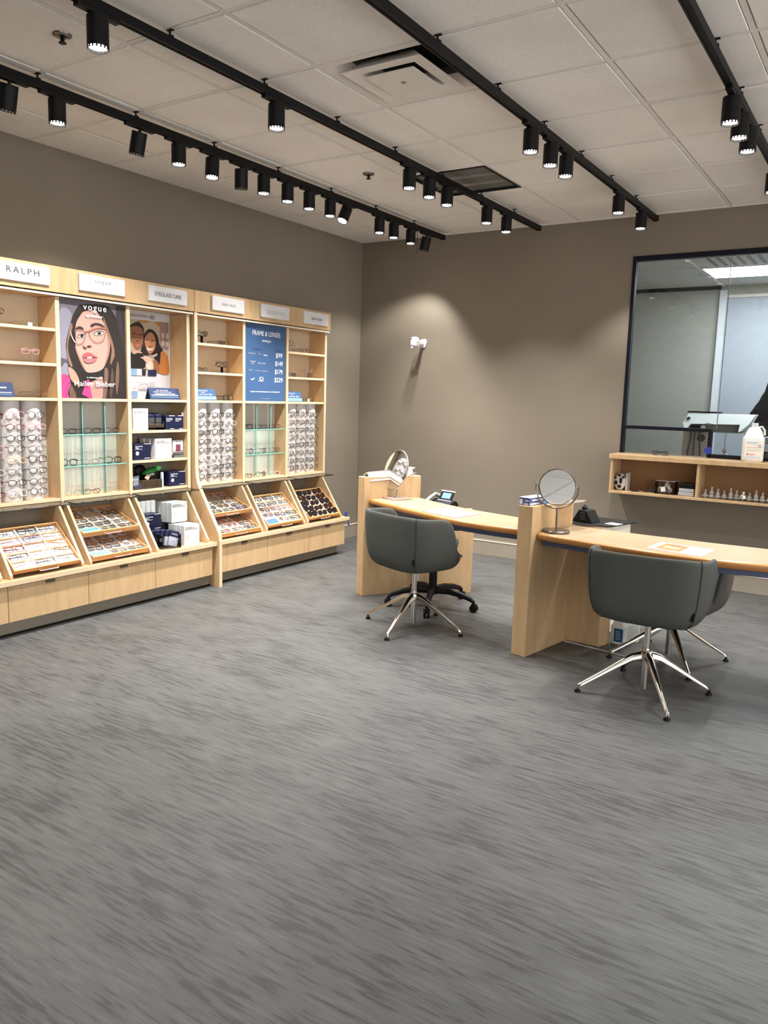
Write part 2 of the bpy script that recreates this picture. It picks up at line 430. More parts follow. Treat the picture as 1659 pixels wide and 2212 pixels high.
PORTRAIT_ART=[
 ('p',(118,112,124),[(10,633),(545,633),(530,-8),(1,-11)]),
 ('s',(150,148,166),[(7,545),(102,540),(56,346),(58,192),(62,149),(3,138)]),
 ('s',(92,86,96),[(-3,254),(64,245),(59,223),(38,228),(9,196)]),
 ('p',(62,52,56),[(448,632),(545,633),(530,-8),(477,-5),(446,373)]),
 ('s',(44,34,31),[(158,604),(218,618),(316,626),(373,624),(423,588),(454,536),(479,441),(506,344),(515,213),(515,46),(514,2),(91,3),(65,68),(65,193),(57,269),(51,346),(74,439),(101,518),(128,567)]),
 ('s',(210,170,156),[(209,572),(246,582),(284,580),(313,555),(336,525),(369,480),(392,434),(398,386),(385,320),(363,254),(334,205),(284,180),(219,171),(189,185),(161,228),(140,274),(127,320),(122,366),(121,413),(125,459),(137,500),(164,540),(186,564)]),
 ('s',(186,140,124),[(121,351),(134,314),(162,250),(190,204),(204,173),(175,204),(144,265),(123,314)]),
 ('s',(186,140,124),[(372,439),(395,402),(389,321),(367,261),(339,211),(356,270),(373,336)]),
 ('s',(192,150,138),[(202,110),(263,124),(325,146),(321,0),(229,-2),(223,72)]),
 ('s',(34,31,31),[(145,202),(189,179),(219,166),(283,175),(338,201),(337,159),(302,145),(247,114),(202,113),(173,141)]),
 ('s',(150,116,98),[(86,477),(103,460),(68,362),(69,285),(95,209),(70,218),(54,321)]),
 ('s',(196,158,138),[(62,199),(105,182),(139,127),(141,70),(120,85),(77,125)]),
 ('s',(120,90,78),[(66,93),(90,75),(117,6),(70,3)]),
 ('s',(150,116,92),[(344,548),(373,484),(414,387),(430,307),(415,264),(390,233),(405,338),(383,417),(354,482)]),
 ('s',(130,100,84),[(346,205),(373,187),(362,75),(349,7),(325,6),(336,107)]),
 ('s',(120,94,80),[(451,259),(465,177),(441,28),(431,127)]),
 ('s',(90,68,58),[(401,207),(420,143),(396,11),(381,43)]),
 ('s',(238,72,142),[(7,141),(57,146),(73,100),(53,37),(60,-7),(3,-8)]),
 ('l5',(70,30,50),[(57,143),(23,111),(12,79)]),
 ('l5',(70,30,50),[(64,106),(43,61),(43,2)]),
 ('p',(240,70,140),[(202,123),(217,126),(220,88),(240,5),(221,0),(158,26),(170,55)]),
 ('s',(52,38,38),[(122,447),(132,461),(154,469),(176,464),(186,449),(161,454),(135,450)]),
 ('s',(60,46,48),[(239,477),(247,492),(281,502),(312,501),(335,493),(352,477),(323,485),(281,488),(252,473)]),
 ('s',(222,208,204),[(137,400),(160,416),(189,415),(192,404),(166,397)]),
 ('s',(222,208,204),[(264,427),(287,443),(318,447),(343,440),(321,427),(287,422)]),
 ('s',(35,25,24),[(158,411),(169,421),(182,416),(181,405),(168,399),(158,403)]),
 ('s',(35,25,24),[(291,435),(305,446),(318,441),(320,431),(306,426),(294,428)]),
 ('l9',(50,34,34),[(135,403),(160,418),(193,418)]),
 ('l9',(50,34,34),[(262,428),(287,446),(322,451),(345,442)]),
 ('s',(150,102,92),[(174,345),(183,331),(195,324),(213,341),(231,339),(245,347),(228,352),(209,347),(194,334),(183,349)]),
 ('s',(60,35,32),[(179,339),(184,328),(197,326),(194,334)]),
 ('s',(60,35,32),[(205,345),(224,348),(237,341),(224,339)]),
 ('s',(190,92,98),[(172,284),(193,299),(215,303),(238,300),(264,284),(290,275),(259,271),(229,277),(207,273),(184,261),(173,270)]),
 ('s',(90,40,42),[(181,264),(207,274),(237,277),(286,273),(252,265),(207,262)]),
 ('s',(236,228,224),[(203,270),(222,277),(244,274),(237,266),(207,265)]),
 ('s',(226,122,128),[(177,259),(207,263),(252,266),(284,270),(266,249),(228,236),(198,236),(182,245)]),
 ('c9',(168,92,76),[(231,449),(273,467),(334,476),(361,467),(352,431),(332,388),(293,374),(259,379),(233,403),(227,430)]),
 ('c9',(150,84,72),[(124,437),(161,447),(193,437),(196,418),(184,380),(165,357),(128,353),(120,382)]),
 ('l14',(190,120,100),[(190,438),(212,442),(235,448),(296,471),(357,470)]),
 ('l14',(226,220,214),[(82,429),(90,401),(107,371),(119,361)]),
]
COUPLE_ART=[
 ('p',(226,223,228),[(128,632),(522,642),(517,-5),(113,-6)]),
 ('p',(206,186,164),[(126,573),(506,580),(500,193),(118,221)]),
 ('p',(190,140,60),[(221,573),(335,577),(281,556),(205,559)]),
 ('p',(190,140,70),[(368,564),(401,577),(444,576),(426,537)]),
 ('p',(166,138,134),[(417,536),(444,576),(506,579),(503,376),(423,374)]),
 ('s',(222,204,180),[(438,499),(459,494),(457,461),(437,461)]),
 ('s',(222,204,180),[(481,496),(500,494),(500,461),(478,461)]),
 ('s',(222,204,180),[(439,440),(458,437),(456,404),(437,406)]),
 ('s',(222,204,180),[(478,437),(497,435),(497,402),(477,402)]),
 ('s',(28,21,19),[(125,511),(161,539),(197,556),(232,554),(264,523),(273,460),(266,412),(206,423),(131,449)]),
 ('s',(166,106,74),[(124,492),(160,520),(208,528),(256,506),(262,459),(258,421),(241,378),(216,357),(184,363),(158,404),(130,418)]),
 ('s',(210,120,100),[(187,390),(209,401),(229,396),(225,383),(197,378)]),
 ('l12',(40,25,22),[(161,470),(183,475),(197,470)]),
 ('l12',(40,25,22),[(214,465),(239,470),(257,465)]),
 ('l10',(50,30,26),[(192,424),(208,420),(224,426)]),
 ('s',(32,24,24),[(120,323),(164,332),(236,333),(275,284),(262,226),(126,221)]),
 ('s',(30,22,20),[(275,476),(296,505),(325,516),(366,503),(399,463),(415,406),(449,359),(426,308),(456,261),(412,232),(379,273),(346,317),(248,324),(238,362),(266,428)]),
 ('s',(206,140,100),[(285,464),(321,492),(354,482),(372,448),(375,410),(364,370),(330,336),(305,341),(281,381),(271,428)]),
 ('l12',(45,28,24),[(278,430),(299,437),(313,431)]),
 ('l12',(45,28,24),[(330,428),(349,435),(367,430)]),
 ('l9',(120,70,55),[(306,392),(321,388),(335,393)]),
 ('s',(246,238,232),[(288,378),(318,372),(354,381),(343,366),(318,359),(298,364)]),
 ('s',(214,190,190),[(305,328),(347,327),(385,342),(384,326),(346,311)]),
 ('s',(196,120,60),[(423,351),(453,359),(487,328),(501,286),(500,193),(403,194),(387,231),(413,275)]),
 ('s',(168,104,70),[(346,281),(384,287),(404,242),(403,196),(345,219)]),
 ('s',(234,192,170),[(227,304),(264,309),(292,312),(330,306),(346,291),(312,267),(279,271),(259,290)]),
 ('s',(230,180,150),[(156,351),(196,350),(244,340),(244,334),(204,334),(164,323)]),
 ('s',(228,214,196),[(279,259),(341,278),(345,221),(291,220)]),
 ('p',(150,184,218),[(118,219),(195,219),(194,171),(117,169)]),
 ('p',(238,238,242),[(195,219),(240,220),(239,173),(194,171)]),
 ('p',(42,32,42),[(240,220),(278,220),(275,171),(241,173)]),
 ('p',(26,30,70),[(299,217),(378,219),(377,172),(294,172)]),
 ('p',(130,160,200),[(146,57),(198,56),(192,1),(148,1)]),
 ('l4',(150,150,160),[(197,29),(324,31)]),
 ('l8',(60,60,70),[(204,66),(329,67)]),
]

# ================================================================ ROOM SHELL
ZC = 3.05; XL = -4.82; YB = 6.90; XR = 3.6; YF = -4.6
LABY = 9.10; LABZ = 2.75
def struct(o): o['kind'] = 'structure'; return o
mb = MB(); mb.box(XL-0.12, XR+0.12, YF, LABY+0.12, -0.1, 0.0); floor = struct(mb.build('floor', M_FLOOR, base=False))
mb = MB(); mb.box(XL-0.12, XL, YF, LABY+0.12, 0, ZC+0.3); struct(mb.build('wall_left', M_WALL, base=False))
mb = MB()
WX0, WX1, WZ0, WZ1 = -2.03, 1.2, 1.075, 2.725
mb.box(XL, WX0, YB, YB+0.12, 0, ZC+0.3); mb.box(WX0, WX1, YB, YB+0.12, WZ1, ZC+0.3)
mb.box(WX0, WX1, YB, YB+0.12, 0, WZ0); mb.box(WX1, XR, YB, YB+0.12, 0, ZC+0.3)
struct(mb.build('wall_back', M_WALL, base=False))
mb = MB(); mb.box(XL, 0.4, YF, YF+0.12, 0, ZC+0.3); struct(mb.build('wall_front_added', M_WALL, base=False))  # unseen part wall, added to darken what the window reflects
# baseboards; pale top strip paints in the white highlight along the edge
for nm, args in (('baseboard_back', (XL, WX1+2.3, YB-0.012, YB)),):
    mb = MB(); mb.box(XL, XR, YB-0.012, YB, 0.0, 0.135); bb = struct(mb.build(nm, M_BASE, base=False))
    mb = MB(); mb.box(XL, XR, YB-0.016, YB, 0.135, 0.142); mb.build('top_highlight', M_CREAM, bb)
mb = MB(); mb.box(XL, XL+0.012, 6.06, YB-0.014, 0.0, 0.135); bb = struct(mb.build('baseboard_left', M_BASE, base=False))
mb = MB(); mb.box(XL, XL+0.016, 6.06, YB-0.018, 0.135, 0.142); mb.build('top_highlight', M_CREAM, bb)

# suspended ceiling: plenum slab, T-bars and one object per tile
mb = MB(); mb.box(XL-0.12, XR+0.12, YF, YB, ZC+0.05, ZC+0.12)
ceiling = struct(mb.build('ceiling', M_DARK, base=False))
GX = [-2.51+0.61*k for k in range(-4, 11)]      # grid lines across
GY = [3.17+0.61*k for k in range(-12, 7)]
M_GRID = mat('ceiling_grid_white', (228, 224, 218), 0.8)
bar = MB(); bar.box(-0.012, 0.012, 0, YB-YF, -0.001, 0.012); barx_me = bar.mesh('grid_bar', M_GRID)
bar = MB(); bar.box(0, XR-XL, -0.012, 0.012, -0.0005, 0.012); bary_me = bar.mesh('grid_bar', M_GRID)
def child(name, me, parent, M=None):
    o = bpy.data.objects.new(name, me); COL.objects.link(o); o.parent = parent
    if M is not None: o.matrix_local = M
    return o
for x in GX:
    if XL < x < XR: child('grid_bar', barx_me, ceiling, Matrix.Translation((x, YF, ZC)))
for y in GY:
    if YF < y < YB: child('grid_bar', bary_me, ceiling, Matrix.Translation((XL, y, ZC)))
mb = MB(); mb.box(XL, XL+0.02, YF, YB, ZC-0.002, ZC+0.01); mb.box(XL, XR, YB-0.02, YB, ZC-0.002, ZC+0.01)
mb.build('edge_angle', M_GRID, ceiling)
def tile_mesh(w, d):
    e = 0.004; b = 0.012
    mb = MB()
    x0, x1, y0, y1 = -w/2+0.012+e, w/2-0.012-e, -d/2+0.012+e, d/2-0.012-e
    # tegular tile: face hangs a little below the bars
    vs = [(x0+0.004, y0+0.004, -0.004), (x1-0.004, y0+0.004, -0.004), (x1-0.004, y1-0.004, -0.004), (x0+0.004, y1-0.004, -0.004),
          (x0, y0, 0.0), (x1, y0, 0.0), (x1, y1, 0.0), (x0, y1, 0.0), (x0, y0, 0.02), (x1, y0, 0.02), (x1, y1, 0.02), (x0, y1, 0.02)]
    fs = [(0,3,2,1)]+[(i, (i+1) % 4, 4+(i+1) % 4, 4+i) for i in range(4)]+[(4+i, 4+(i+1) % 4, 8+(i+1) % 4, 8+i) for i in range(4)]+[(8,9,10,11)]
    mb.add(vs, fs)
    return mb.mesh('ceiling_tile', M_TILE, smooth=0)
tile_cache = {}
xs = [XL]+[x for x in GX if XL+0.03 < x < XR-0.03]+[XR]; ys = [YF]+[y for y in GY if YF+0.03 < y < YB-0.03]+[YB]
SKIP = []   # cells taken by the diffuser and the return grille
for i in range(len(xs)-1):
    for j in range(len(ys)-1):
        cx, cy = (xs[i]+xs[i+1])/2, (ys[j]+ys[j+1])/2
        if abs(cx+2.205) < 0.1 and abs(cy-3.475) < 0.1: continue
        if abs(cx+2.815) < 0.1 and abs(cy-5.305) < 0.1: continue
        key = (round(xs[i+1]-xs[i], 3), round(ys[j+1]-ys[j], 3))
        if key not in tile_cache: tile_cache[key] = tile_mesh(*key)
        lift = random.choice([0, 0, 0, 0.0015, 0.003]) 
        child('ceiling_tile', tile_cache[key], ceiling, Matrix.Translation((cx, cy, ZC+lift-0.001)))

# ---------------------------------------------------------------- room behind the glass
mb = MB(); mb.box(XL, XR, LABY, LABY+0.12, 0, LABZ+0.3); struct(mb.build('wall_far', M_LABWALL, base=False))
mb = MB(); mb.box(XL, XR, YB+0.12, LABY, LABZ, LABZ+0.05)
cf = struct(mb.build('ceiling_far', mat('lab_ceiling', (216, 216, 208), 0.8), base=False))
for y in (7.22, 7.83, 8.44):
    m2 = MB(); m2.box(XL, XR, y-0.012, y+0.012, LABZ-0.006, LABZ, 0); m2.box(XL, XR, y+0.012, y+0.018, LABZ-0.004, LABZ, 1)
    m2.build('grid_bar', [M_GRID, M_DARK], cf)
for x in (-2.93, -1.71, -0.49, 0.73):
    m2 = MB(); m2.box(x-0.012, x+0.012, YB+0.12, LABY, LABZ-0.007, LABZ); m2.build('grid_bar', M_GRID, cf)
m2 = MB(); m2.box(XL, -1.73, LABY-0.03, LABY, LABZ-0.035, LABZ); struct(m2.build('trim_1', mat('dark_wall_angle', (40, 38, 34), 0.7), base=False))  # dark strip along the top of the far wall
m2 = MB(); m2.box(-1.73, -1.665, LABY-0.05, LABY, 0, LABZ-0.05); struct(m2.build('trim_2', mat('white_corner_post', (226, 232, 238), 0.4), base=False))
m2 = MB(); m2.box(-1.665, XR, LABY-0.04, LABY, 0, LABZ-0.12); m2.box(-1.665, XR, LABY-0.06, LABY-0.0, LABZ-0.13, LABZ-0.10, 1)
struct(m2.build('trim_3', [M_LABBLUE, M_GRID], base=False))
t = thing('ceiling_light', 'bright white rectangular light panel in the ceiling behind the glass', 'light', (-1.06, 8.13, LABZ-0.02))
mb = MB(); mb.box(-1.68, -0.46, 7.84, 8.43, LABZ-0.012, LABZ-0.001); mb.build('frame', M_WHITE, t)
mb = MB(); mb.box(-1.665, -0.475, 7.855, 8.415, LABZ-0.016, LABZ-0.012); mb.build('diffuser', M_PANEL, t)
t = thing('ceiling_vent', 'white slatted air vent in the ceiling behind the glass, above the light panel', 'vent', (-1.3, 7.5, LABZ-0.02))
mb = MB(); mb.box(-1.62, -1.0, 7.26, 7.80, LABZ-0.008, LABZ-0.001); mb.build('frame', M_GRID, t)
for k in range(7):
    mb = MB(); x = -1.54+0.08*k; mb.box(x, x+0.03, 7.32, 7.74, LABZ-0.012, LABZ-0.008); mb.build('slat', mat('vent_grey', (120, 120, 116), 0.5), t)

# window 1: thin navy frame, stepped at its lower left, one big pane and one small lower pane
mb = MB(); fy0, fy1 = YB-0.012, YB+0.05; T = 0.028
win = struct(bpy.data.objects.new('window_1', None)); COL.objects.link(win); win.location = (-2.0, YB, 1.08)
def wbar(x0, x1, z0, z1, y0=fy0, y1=fy1):
    m = MB(); m.box(x0, x1, y0, y1, z0, z1); m.build('frame', M_NAVY, win, bevel=0.003)
wbar(-2.03, -2.03+T, 1.075, 2.725); wbar(-2.03+T, 1.2, 2.725-T-0.012, 2.725)
wbar(-2.03+T, -1.29, 1.285, 1.285+T); wbar(-1.315, -1.315+T, 1.078+T, 1.285)
wbar(-1.315, 1.2, 1.078, 1.078+T); wbar(1.2-T, 1.2, 1.078+T, 2.69)
m = MB(); m.box(-2.02, 1.19, YB+0.016, YB+0.022, 1.30, 2.70); m.box(-1.30, 1.19, YB+0.016, YB+0.022, 1.09, 1.2999); m.build('pane', M_WINGLASS, win, smooth=0)
m = MB(); m.box(-1.262, -1.256, YB+0.014, YB+0.024, 1.31, 2.68); m.build('pane_joint', mat('glass_joint', (120, 124, 124), 0.4), win)
m = MB(); m.box(-2.02, -1.315, YB+0.04, YB+0.046, 1.08, 1.285); m.build('lower_pane', M_WINGLASS, win, smooth=0)

# ================================================================ CEILING FITTINGS
t = thing('air_diffuser', 'white square stepped air diffuser set in the ceiling between two tracks', 'vent', (-2.205, 3.475, ZC))
mb = MB(); cx, cy = -2.205, 3.475
mb.box(cx-0.3, cx+0.3, cy-0.3, cy+0.3, ZC+0.10, ZC+0.11); 
def sq_ring(mb, h0, z0, h1, z1, mi=0):
    vs = [(cx+a*h0, cy+b*h0, z0) for a, b in ((-1,-1),(1,-1),(1,1),(-1,1))]+[(cx+a*h1, cy+b*h1, z1) for a, b in ((-1,-1),(1,-1),(1,1),(-1,1))]
    mb.add(vs, [(i, (i+1) % 4, 4+(i+1) % 4, 4+i) for i in range(4)], mi)
M_DIFF = mat('diffuser_white', (228, 224, 218), 0.45)
mb = MB(); sq_ring(mb, 0.302, ZC-0.002, 0.262, ZC-0.002); sq_ring(mb, 0.262, ZC-0.002, 0.14, ZC+0.11); sq_ring(mb, 0.302, ZC-0.002, 0.302, ZC+0.004); mb.build('outer_frame', M_DIFF, t, smooth=0)
mb = MB(); mb.lathe([(0.145, ZC+0.11), (0.145, ZC+0.045)], 24, (cx, cy, 0)); mb.box(cx-0.15, cx+0.15, cy-0.15, cy+0.15, ZC+0.11, ZC+0.115); mb.build('duct_neck', M_DARK, t)
mb = MB(); sq_ring(mb, 0.222, ZC-0.022, 0.150, ZC-0.016); sq_ring(mb, 0.222, ZC-0.022, 0.218, ZC-0.018); sq_ring(mb, 0.218, ZC-0.018, 0.13, ZC+0.05); sq_ring(mb, 0.150, ZC-0.016, 0.12, ZC+0.05); mb.build('middle_cone', M_DIFF, t, smooth=0)
mb = MB(); mb.prism([(cx-0.135, cy-0.135), (cx+0.135, cy-0.135), (cx+0.135, cy+0.135), (cx-0.135, cy+0.135)], ZC-0.030, ZC-0.026)
sq_ring(mb, 0.135, ZC-0.026, 0.04, ZC+0.02); mb.build('centre_plate', M_DIFF, t, smooth=0)
mb = MB(); mb.cyl((cx, cy, ZC-0.032), (cx, cy, ZC-0.030), 0.012, n=14); mb.build('screw_cap', M_STEEL, t)
t = thing('return_grille', 'dark grey perforated return air grille of three panels in the ceiling', 'vent', (-2.815, 5.305, ZC))
mb = MB(); mb.box(-3.115, -2.515, 5.005, 5.605, ZC+0.012, ZC+0.016); 
def perforated():
    m = bpy.data.materials.new('perforated_grey'); m.use_nodes = True; nt = m.node_tree; b = nt.nodes['Principled BSDF']; b.inputs['Roughness'].default_value = 0.6
    tc = nt.nodes.new('ShaderNodeTexCoord'); v = nt.nodes.new('ShaderNodeTexVoronoi'); v.inputs['Scale'].default_value = 120; v.inputs['Randomness'].default_value = 0
    nt.links.new(tc.outputs['Object'], v.inputs['Vector']); cr = nt.nodes.new('ShaderNodeValToRGB')
    cr.color_ramp.elements[0].position = 0.32; cr.color_ramp.elements[1].position = 0.42
    cr.color_ramp.elements[0].color = lin((24, 24, 24)); cr.color_ramp.elements[1].color = lin((104, 102, 98))
    nt.links.new(v.outputs['Distance'], cr.inputs['Fac']); nt.links.new(cr.outputs['Color'], b.inputs['Base Color']); return m
M_PERF = perforated()
mb.build('backing', M_PERF, t)
mb = MB()
for a0, a1, b0, b1 in ((-3.12,-2.51,5.0,5.018), (-3.12,-2.51,5.592,5.61), (-3.12,-3.102,5.018,5.592), (-2.528,-2.51,5.018,5.592)): mb.box(a0, a1, b0, b1, ZC-0.006, ZC+0.01)
mb.build('frame', M_DARK, t)
for y in (5.205, 5.405):
    mb = MB(); mb.box(-3.1, -2.53, y-0.003, y+0.003, ZC-0.003, ZC+0.012); mb.build('divider', mat('light_grey_bar', (170, 166, 158), 0.4), t)
for (x, y, lb) in ((-3.287, 2.347, 'round metal sprinkler head in ceiling near the top left corner'), (-3.31, 4.793, 'round metal sprinkler head in ceiling beyond the middle of the room')):
    t = thing('sprinkler_head', lb, 'sprinkler', (x, y, ZC-0.03))
    mb = MB(); mb.lathe([(0.016, -0.004), (0.020, -0.010), (0.030, -0.012), (0.040, -0.006), (0.042, 0.0)], 20, (x, y, ZC-0.004)); mb.build('escutcheon', M_BRONZE, t)
    mb = MB(); mb.cyl((x, y, ZC-0.034), (x, y, ZC-0.010), 0.009, n=10); mb.lathe([(0.016, -0.042), (0.017, -0.038), (0.006, -0.034)], 12, (x, y, ZC)); mb.build('nozzle', M_BLACKP, t)

# ---------------------------------------------------------------- tracks and spotlights
ORD = ['first', 'second', 'third', 'fourth', 'fifth', 'sixth', 'seventh', 'eighth', 'ninth', 'tenth', 'eleventh', 'twelfth', 'thirteenth', 'fourteenth', 'fifteenth', 'sixteenth', 'seventeenth', 'eighteenth']
TRK = [  # x, y end, [(y, tiltx, tilty, on)], description ; lamps listed from the back wall towards the camera
 (-3.80, 6.76, [(6.46,-.30,.10,1),(6.18,0,0,1),(5.90,0,0,1),(5.68,0,0,1),(5.22,-.10,-.46,1),(5.00,0,0,1),(4.745,0,0,1),(4.50,0,0,1),(4.25,0,0,1),(4.03,-.10,.10,0),(3.77,.05,-.10,1),(3.49,0,0,1),(3.20,-.34,.05,1),(2.67,0,0,1),(2.41,-.36,.06,1),(1.7,0,0,1),(1.2,-.2,0,1)], 'left-hand track along the display wall'),
 (-2.84, 6.76, [(6.09,0,0,1),(5.73,0,0,1),(5.09,0,0,1),(4.84,0,0,1),(4.58,0,0,1),(3.27,0,0,1),(2.19,0,0,1),(0.9,0,0,1)], 'second track from the left'),
 (-1.85, 6.82, [(6.41,0,0,1),(5.83,0,0,1),(4.77,0,0,1),(4.52,0,0,1),(4.23,0,0,1),(1.3,0,0,1)], 'third track from the left'),
 (-0.835, 6.82, [(5.70,0,0,1),(4.755,0,0,1),(4.50,0,0,1),(4.25,0,0,1),(1.8,0,0,1)], 'right-hand track in the picture'),
 (0.17, 6.82, [(5.7,0,0,1),(4.6,0,0,1),(4.3,0,0,1),(1.4,0,0,1)], None),  # unseen track, added with its lamps for extra light
 (1.3, 6.82, [(5.2,0,0,1),(4.0,0,0,1),(1.4,0,0,1)], None)]  # second unseen track added for the lighting
HR, HL = 0.043, 0.125
def spotlight(x, y, tx, ty, on, label, group):
    t = thing('track_spotlight', label, 'spotlight', (x, y, 2.985), 0, group)
    mb = MB(); mb.box(-0.016, 0.016, -0.10, 0.10, -0.020, 0.0); mb.build('adapter', M_BLACKP, t, world=False, bevel=0.003)
    tilted = abs(tx)+abs(ty) > 0.01
    top = -0.034 if tilted else -0.022
    mb = MB(); mb.cyl((0, 0, top-0.012), (0, 0, -0.018), 0.008, n=8); mb.build('stem', M_BLACKP, t, world=False)
    d = Vector((tx, ty, -1)).normalized()
    q = Vector((0, 0, -1)).rotation_difference(d).to_matrix().to_4x4()
    Mh = Matrix.Translation((0, 0, top)) @ q
    mb = MB()
    L = HL-0.008
    mb.lathe([(0.0, 0.0), (HR-0.004, 0.0), (HR, -0.004), (HR, -L), (HR-0.0035, -L), (HR-0.006, -L+0.03)], 24, M=Mh); mb.build('housing', M_BLACKP, t, world=False)
    mb = MB()
    for k in range(16):
        a = 2*PI*k/16; c_, s_ = math.cos(a), math.sin(a)
        R = Mh @ Matrix.Rotation(a, 4, 'Z')
        mb.box(HR-0.004, HR-0.001, -0.0035, 0.0035, -HL, -L+0.001, M=R)
    mb.tube([(math.cos(2*PI*k/24)*(HR-0.0025), math.sin(2*PI*k/24)*(HR-0.0025), -HL) for k in range(24)], 0.0014, 5, True, M=Mh)
    mb.build('toothed_rim', M_BLACKP, t, world=False)
    mb = MB(); mb.lathe([(0.0, -L-0.001), (HR-0.008, -L+0.000), (HR-0.006, -L+0.010)], 24, M=Mh)
    mb.build('lens', M_LAMP if on else mat('lens_off', (120, 120, 118), 0.3), t, world=False)
    if on:
        ld = bpy.data.lights.new('bulb', 'SPOT'); ld.energy = SPOT_POWER*(1.08 if x < -3.5 else (1.05 if x < -2.5 else 0.95)); ld.spot_size = SPOT_ANGLE; ld.spot_blend = 0.5
        ld.shadow_soft_size = 0.03; ld.color = (1.0, 0.965, 0.915)
        lo = bpy.data.objects.new('bulb', ld); COL.objects.link(lo); lo.parent = t
        lo.matrix_local = Mh @ Matrix.Translation((0, 0, -HL-0.004))
    return t
NT = ['left-hand', 'second', 'third', 'right-hand']
for ti, (x, ye, lamps, desc) in enumerate(TRK):
    t = thing('light_track', ('black ceiling light track, ' + desc) if desc else ('added black ceiling light track beyond the right edge of the picture, number %s' % ORD[ti-4]), 'track', (x, ye, 2.985), 0, 'black light tracks on the ceiling')
    y0 = 0.2
    mb = MB(); mb.box(x-0.018, x+0.018, y0, ye, 2.985, 3.02); mb.box(x-0.018, x-0.010, y0, ye, 2.981, 2.985); mb.box(x+0.010, x+0.018, y0, ye, 2.981, 2.985); mb.build('rail', M_BLACK, t)
    mb = MB(); mb.box(x-0.021, x+0.021, ye, ye+0.012, 2.979, 3.022); mb.build('end_cap', M_BLACKP, t)
    for y in [g for g in GY if y0 < g < ye]:
        mb = MB(); mb.box(x-0.020, x+0.020, y-0.010, y+0.010, 3.016, 3.026); mb.cyl((x+0.005, y, 3.026), (x+0.005, y, ZC), 0.005, n=8); mb.box(x-0.01, x+0.024, y-0.008, y+0.008, ZC-0.004, ZC-0.001); mb.build('ceiling_clip', M_BLACKP, t)
    for li, (y, tx, ty, on) in enumerate(lamps):
        if desc:
            st = 'tilted' if abs(tx)+abs(ty) > 0.2 else ('unlit' if not on else 'lit')
            lab = 'black cylinder spotlight, %s, %s from the back wall on the %s' % (st, ORD[li], desc.replace(' along the display wall', '').replace(' in the picture', ''))
        else: lab = 'added black spotlight beyond the right edge, %s from the back wall on outer track %s' % (ORD[li], ORD[ti-4])
        spotlight(x, y, tx, ty, on, lab, 'black cylinder spotlights on the tracks')
t = thing('hanging_cable', 'thin dark cable end hanging from the end of the left-hand track', 'cable', (-3.80, 6.3, 2.8))
mb = MB(); mb.tube([(-3.80, 6.3, 2.985), (-3.803, 6.3, 2.88), (-3.80, 6.302, 2.775)], 0.0018, 5); mb.build('wire', M_BLACKP, t)
mb = MB(); mb.ball((-3.80, 6.302, 2.770), 0.008, 8, 6); mb.build('tip', M_BRONZE, t)

# wall bracket on the back wall
t = thing('wall_bracket', 'small white plastic bracket fixed high on the taupe back wall', 'bracket', (-4.12, YB, 1.95))
mb = MB(); mb.prism([(-4.085, 1.985), (-4.030, 1.990), (-4.012, 2.045), (-4.025, 2.075), (-4.085, 2.070)], YB-0.012, YB, 'y'); mb.build('back_plate', M_WHITE, t, bevel=0.003)
mb = MB(); mb.box(-4.068, -4.040, YB-0.12, YB-0.012, 2.015, 2.050); mb.build('arm', M_WHITE, t, bevel=0.004)
mb = MB(); mb.prism([(-4.098, 2.005), (-4.030, 1.992), (-4.024, 2.050), (-4.045, 2.085), (-4.092, 2.078)], YB-0.185, YB-0.12, 'y'); mb.build('socket', M_WHITE, t, bevel=0.006)
mb = MB(); mb.prism([(-4.092, 1.975), (-4.072, 1.972), (-4.068, 2.003), (-4.090, 2.006)], YB-0.180, YB-0.150, 'y'); mb.build('side_lug', M_WHITE, t, bevel=0.003)
mb = MB(); mb.cyl((-4.082, YB-0.188, 2.066), (-4.082, YB-0.185, 2.066), 0.006, n=10); mb.build('screw', M_BRONZE, t)

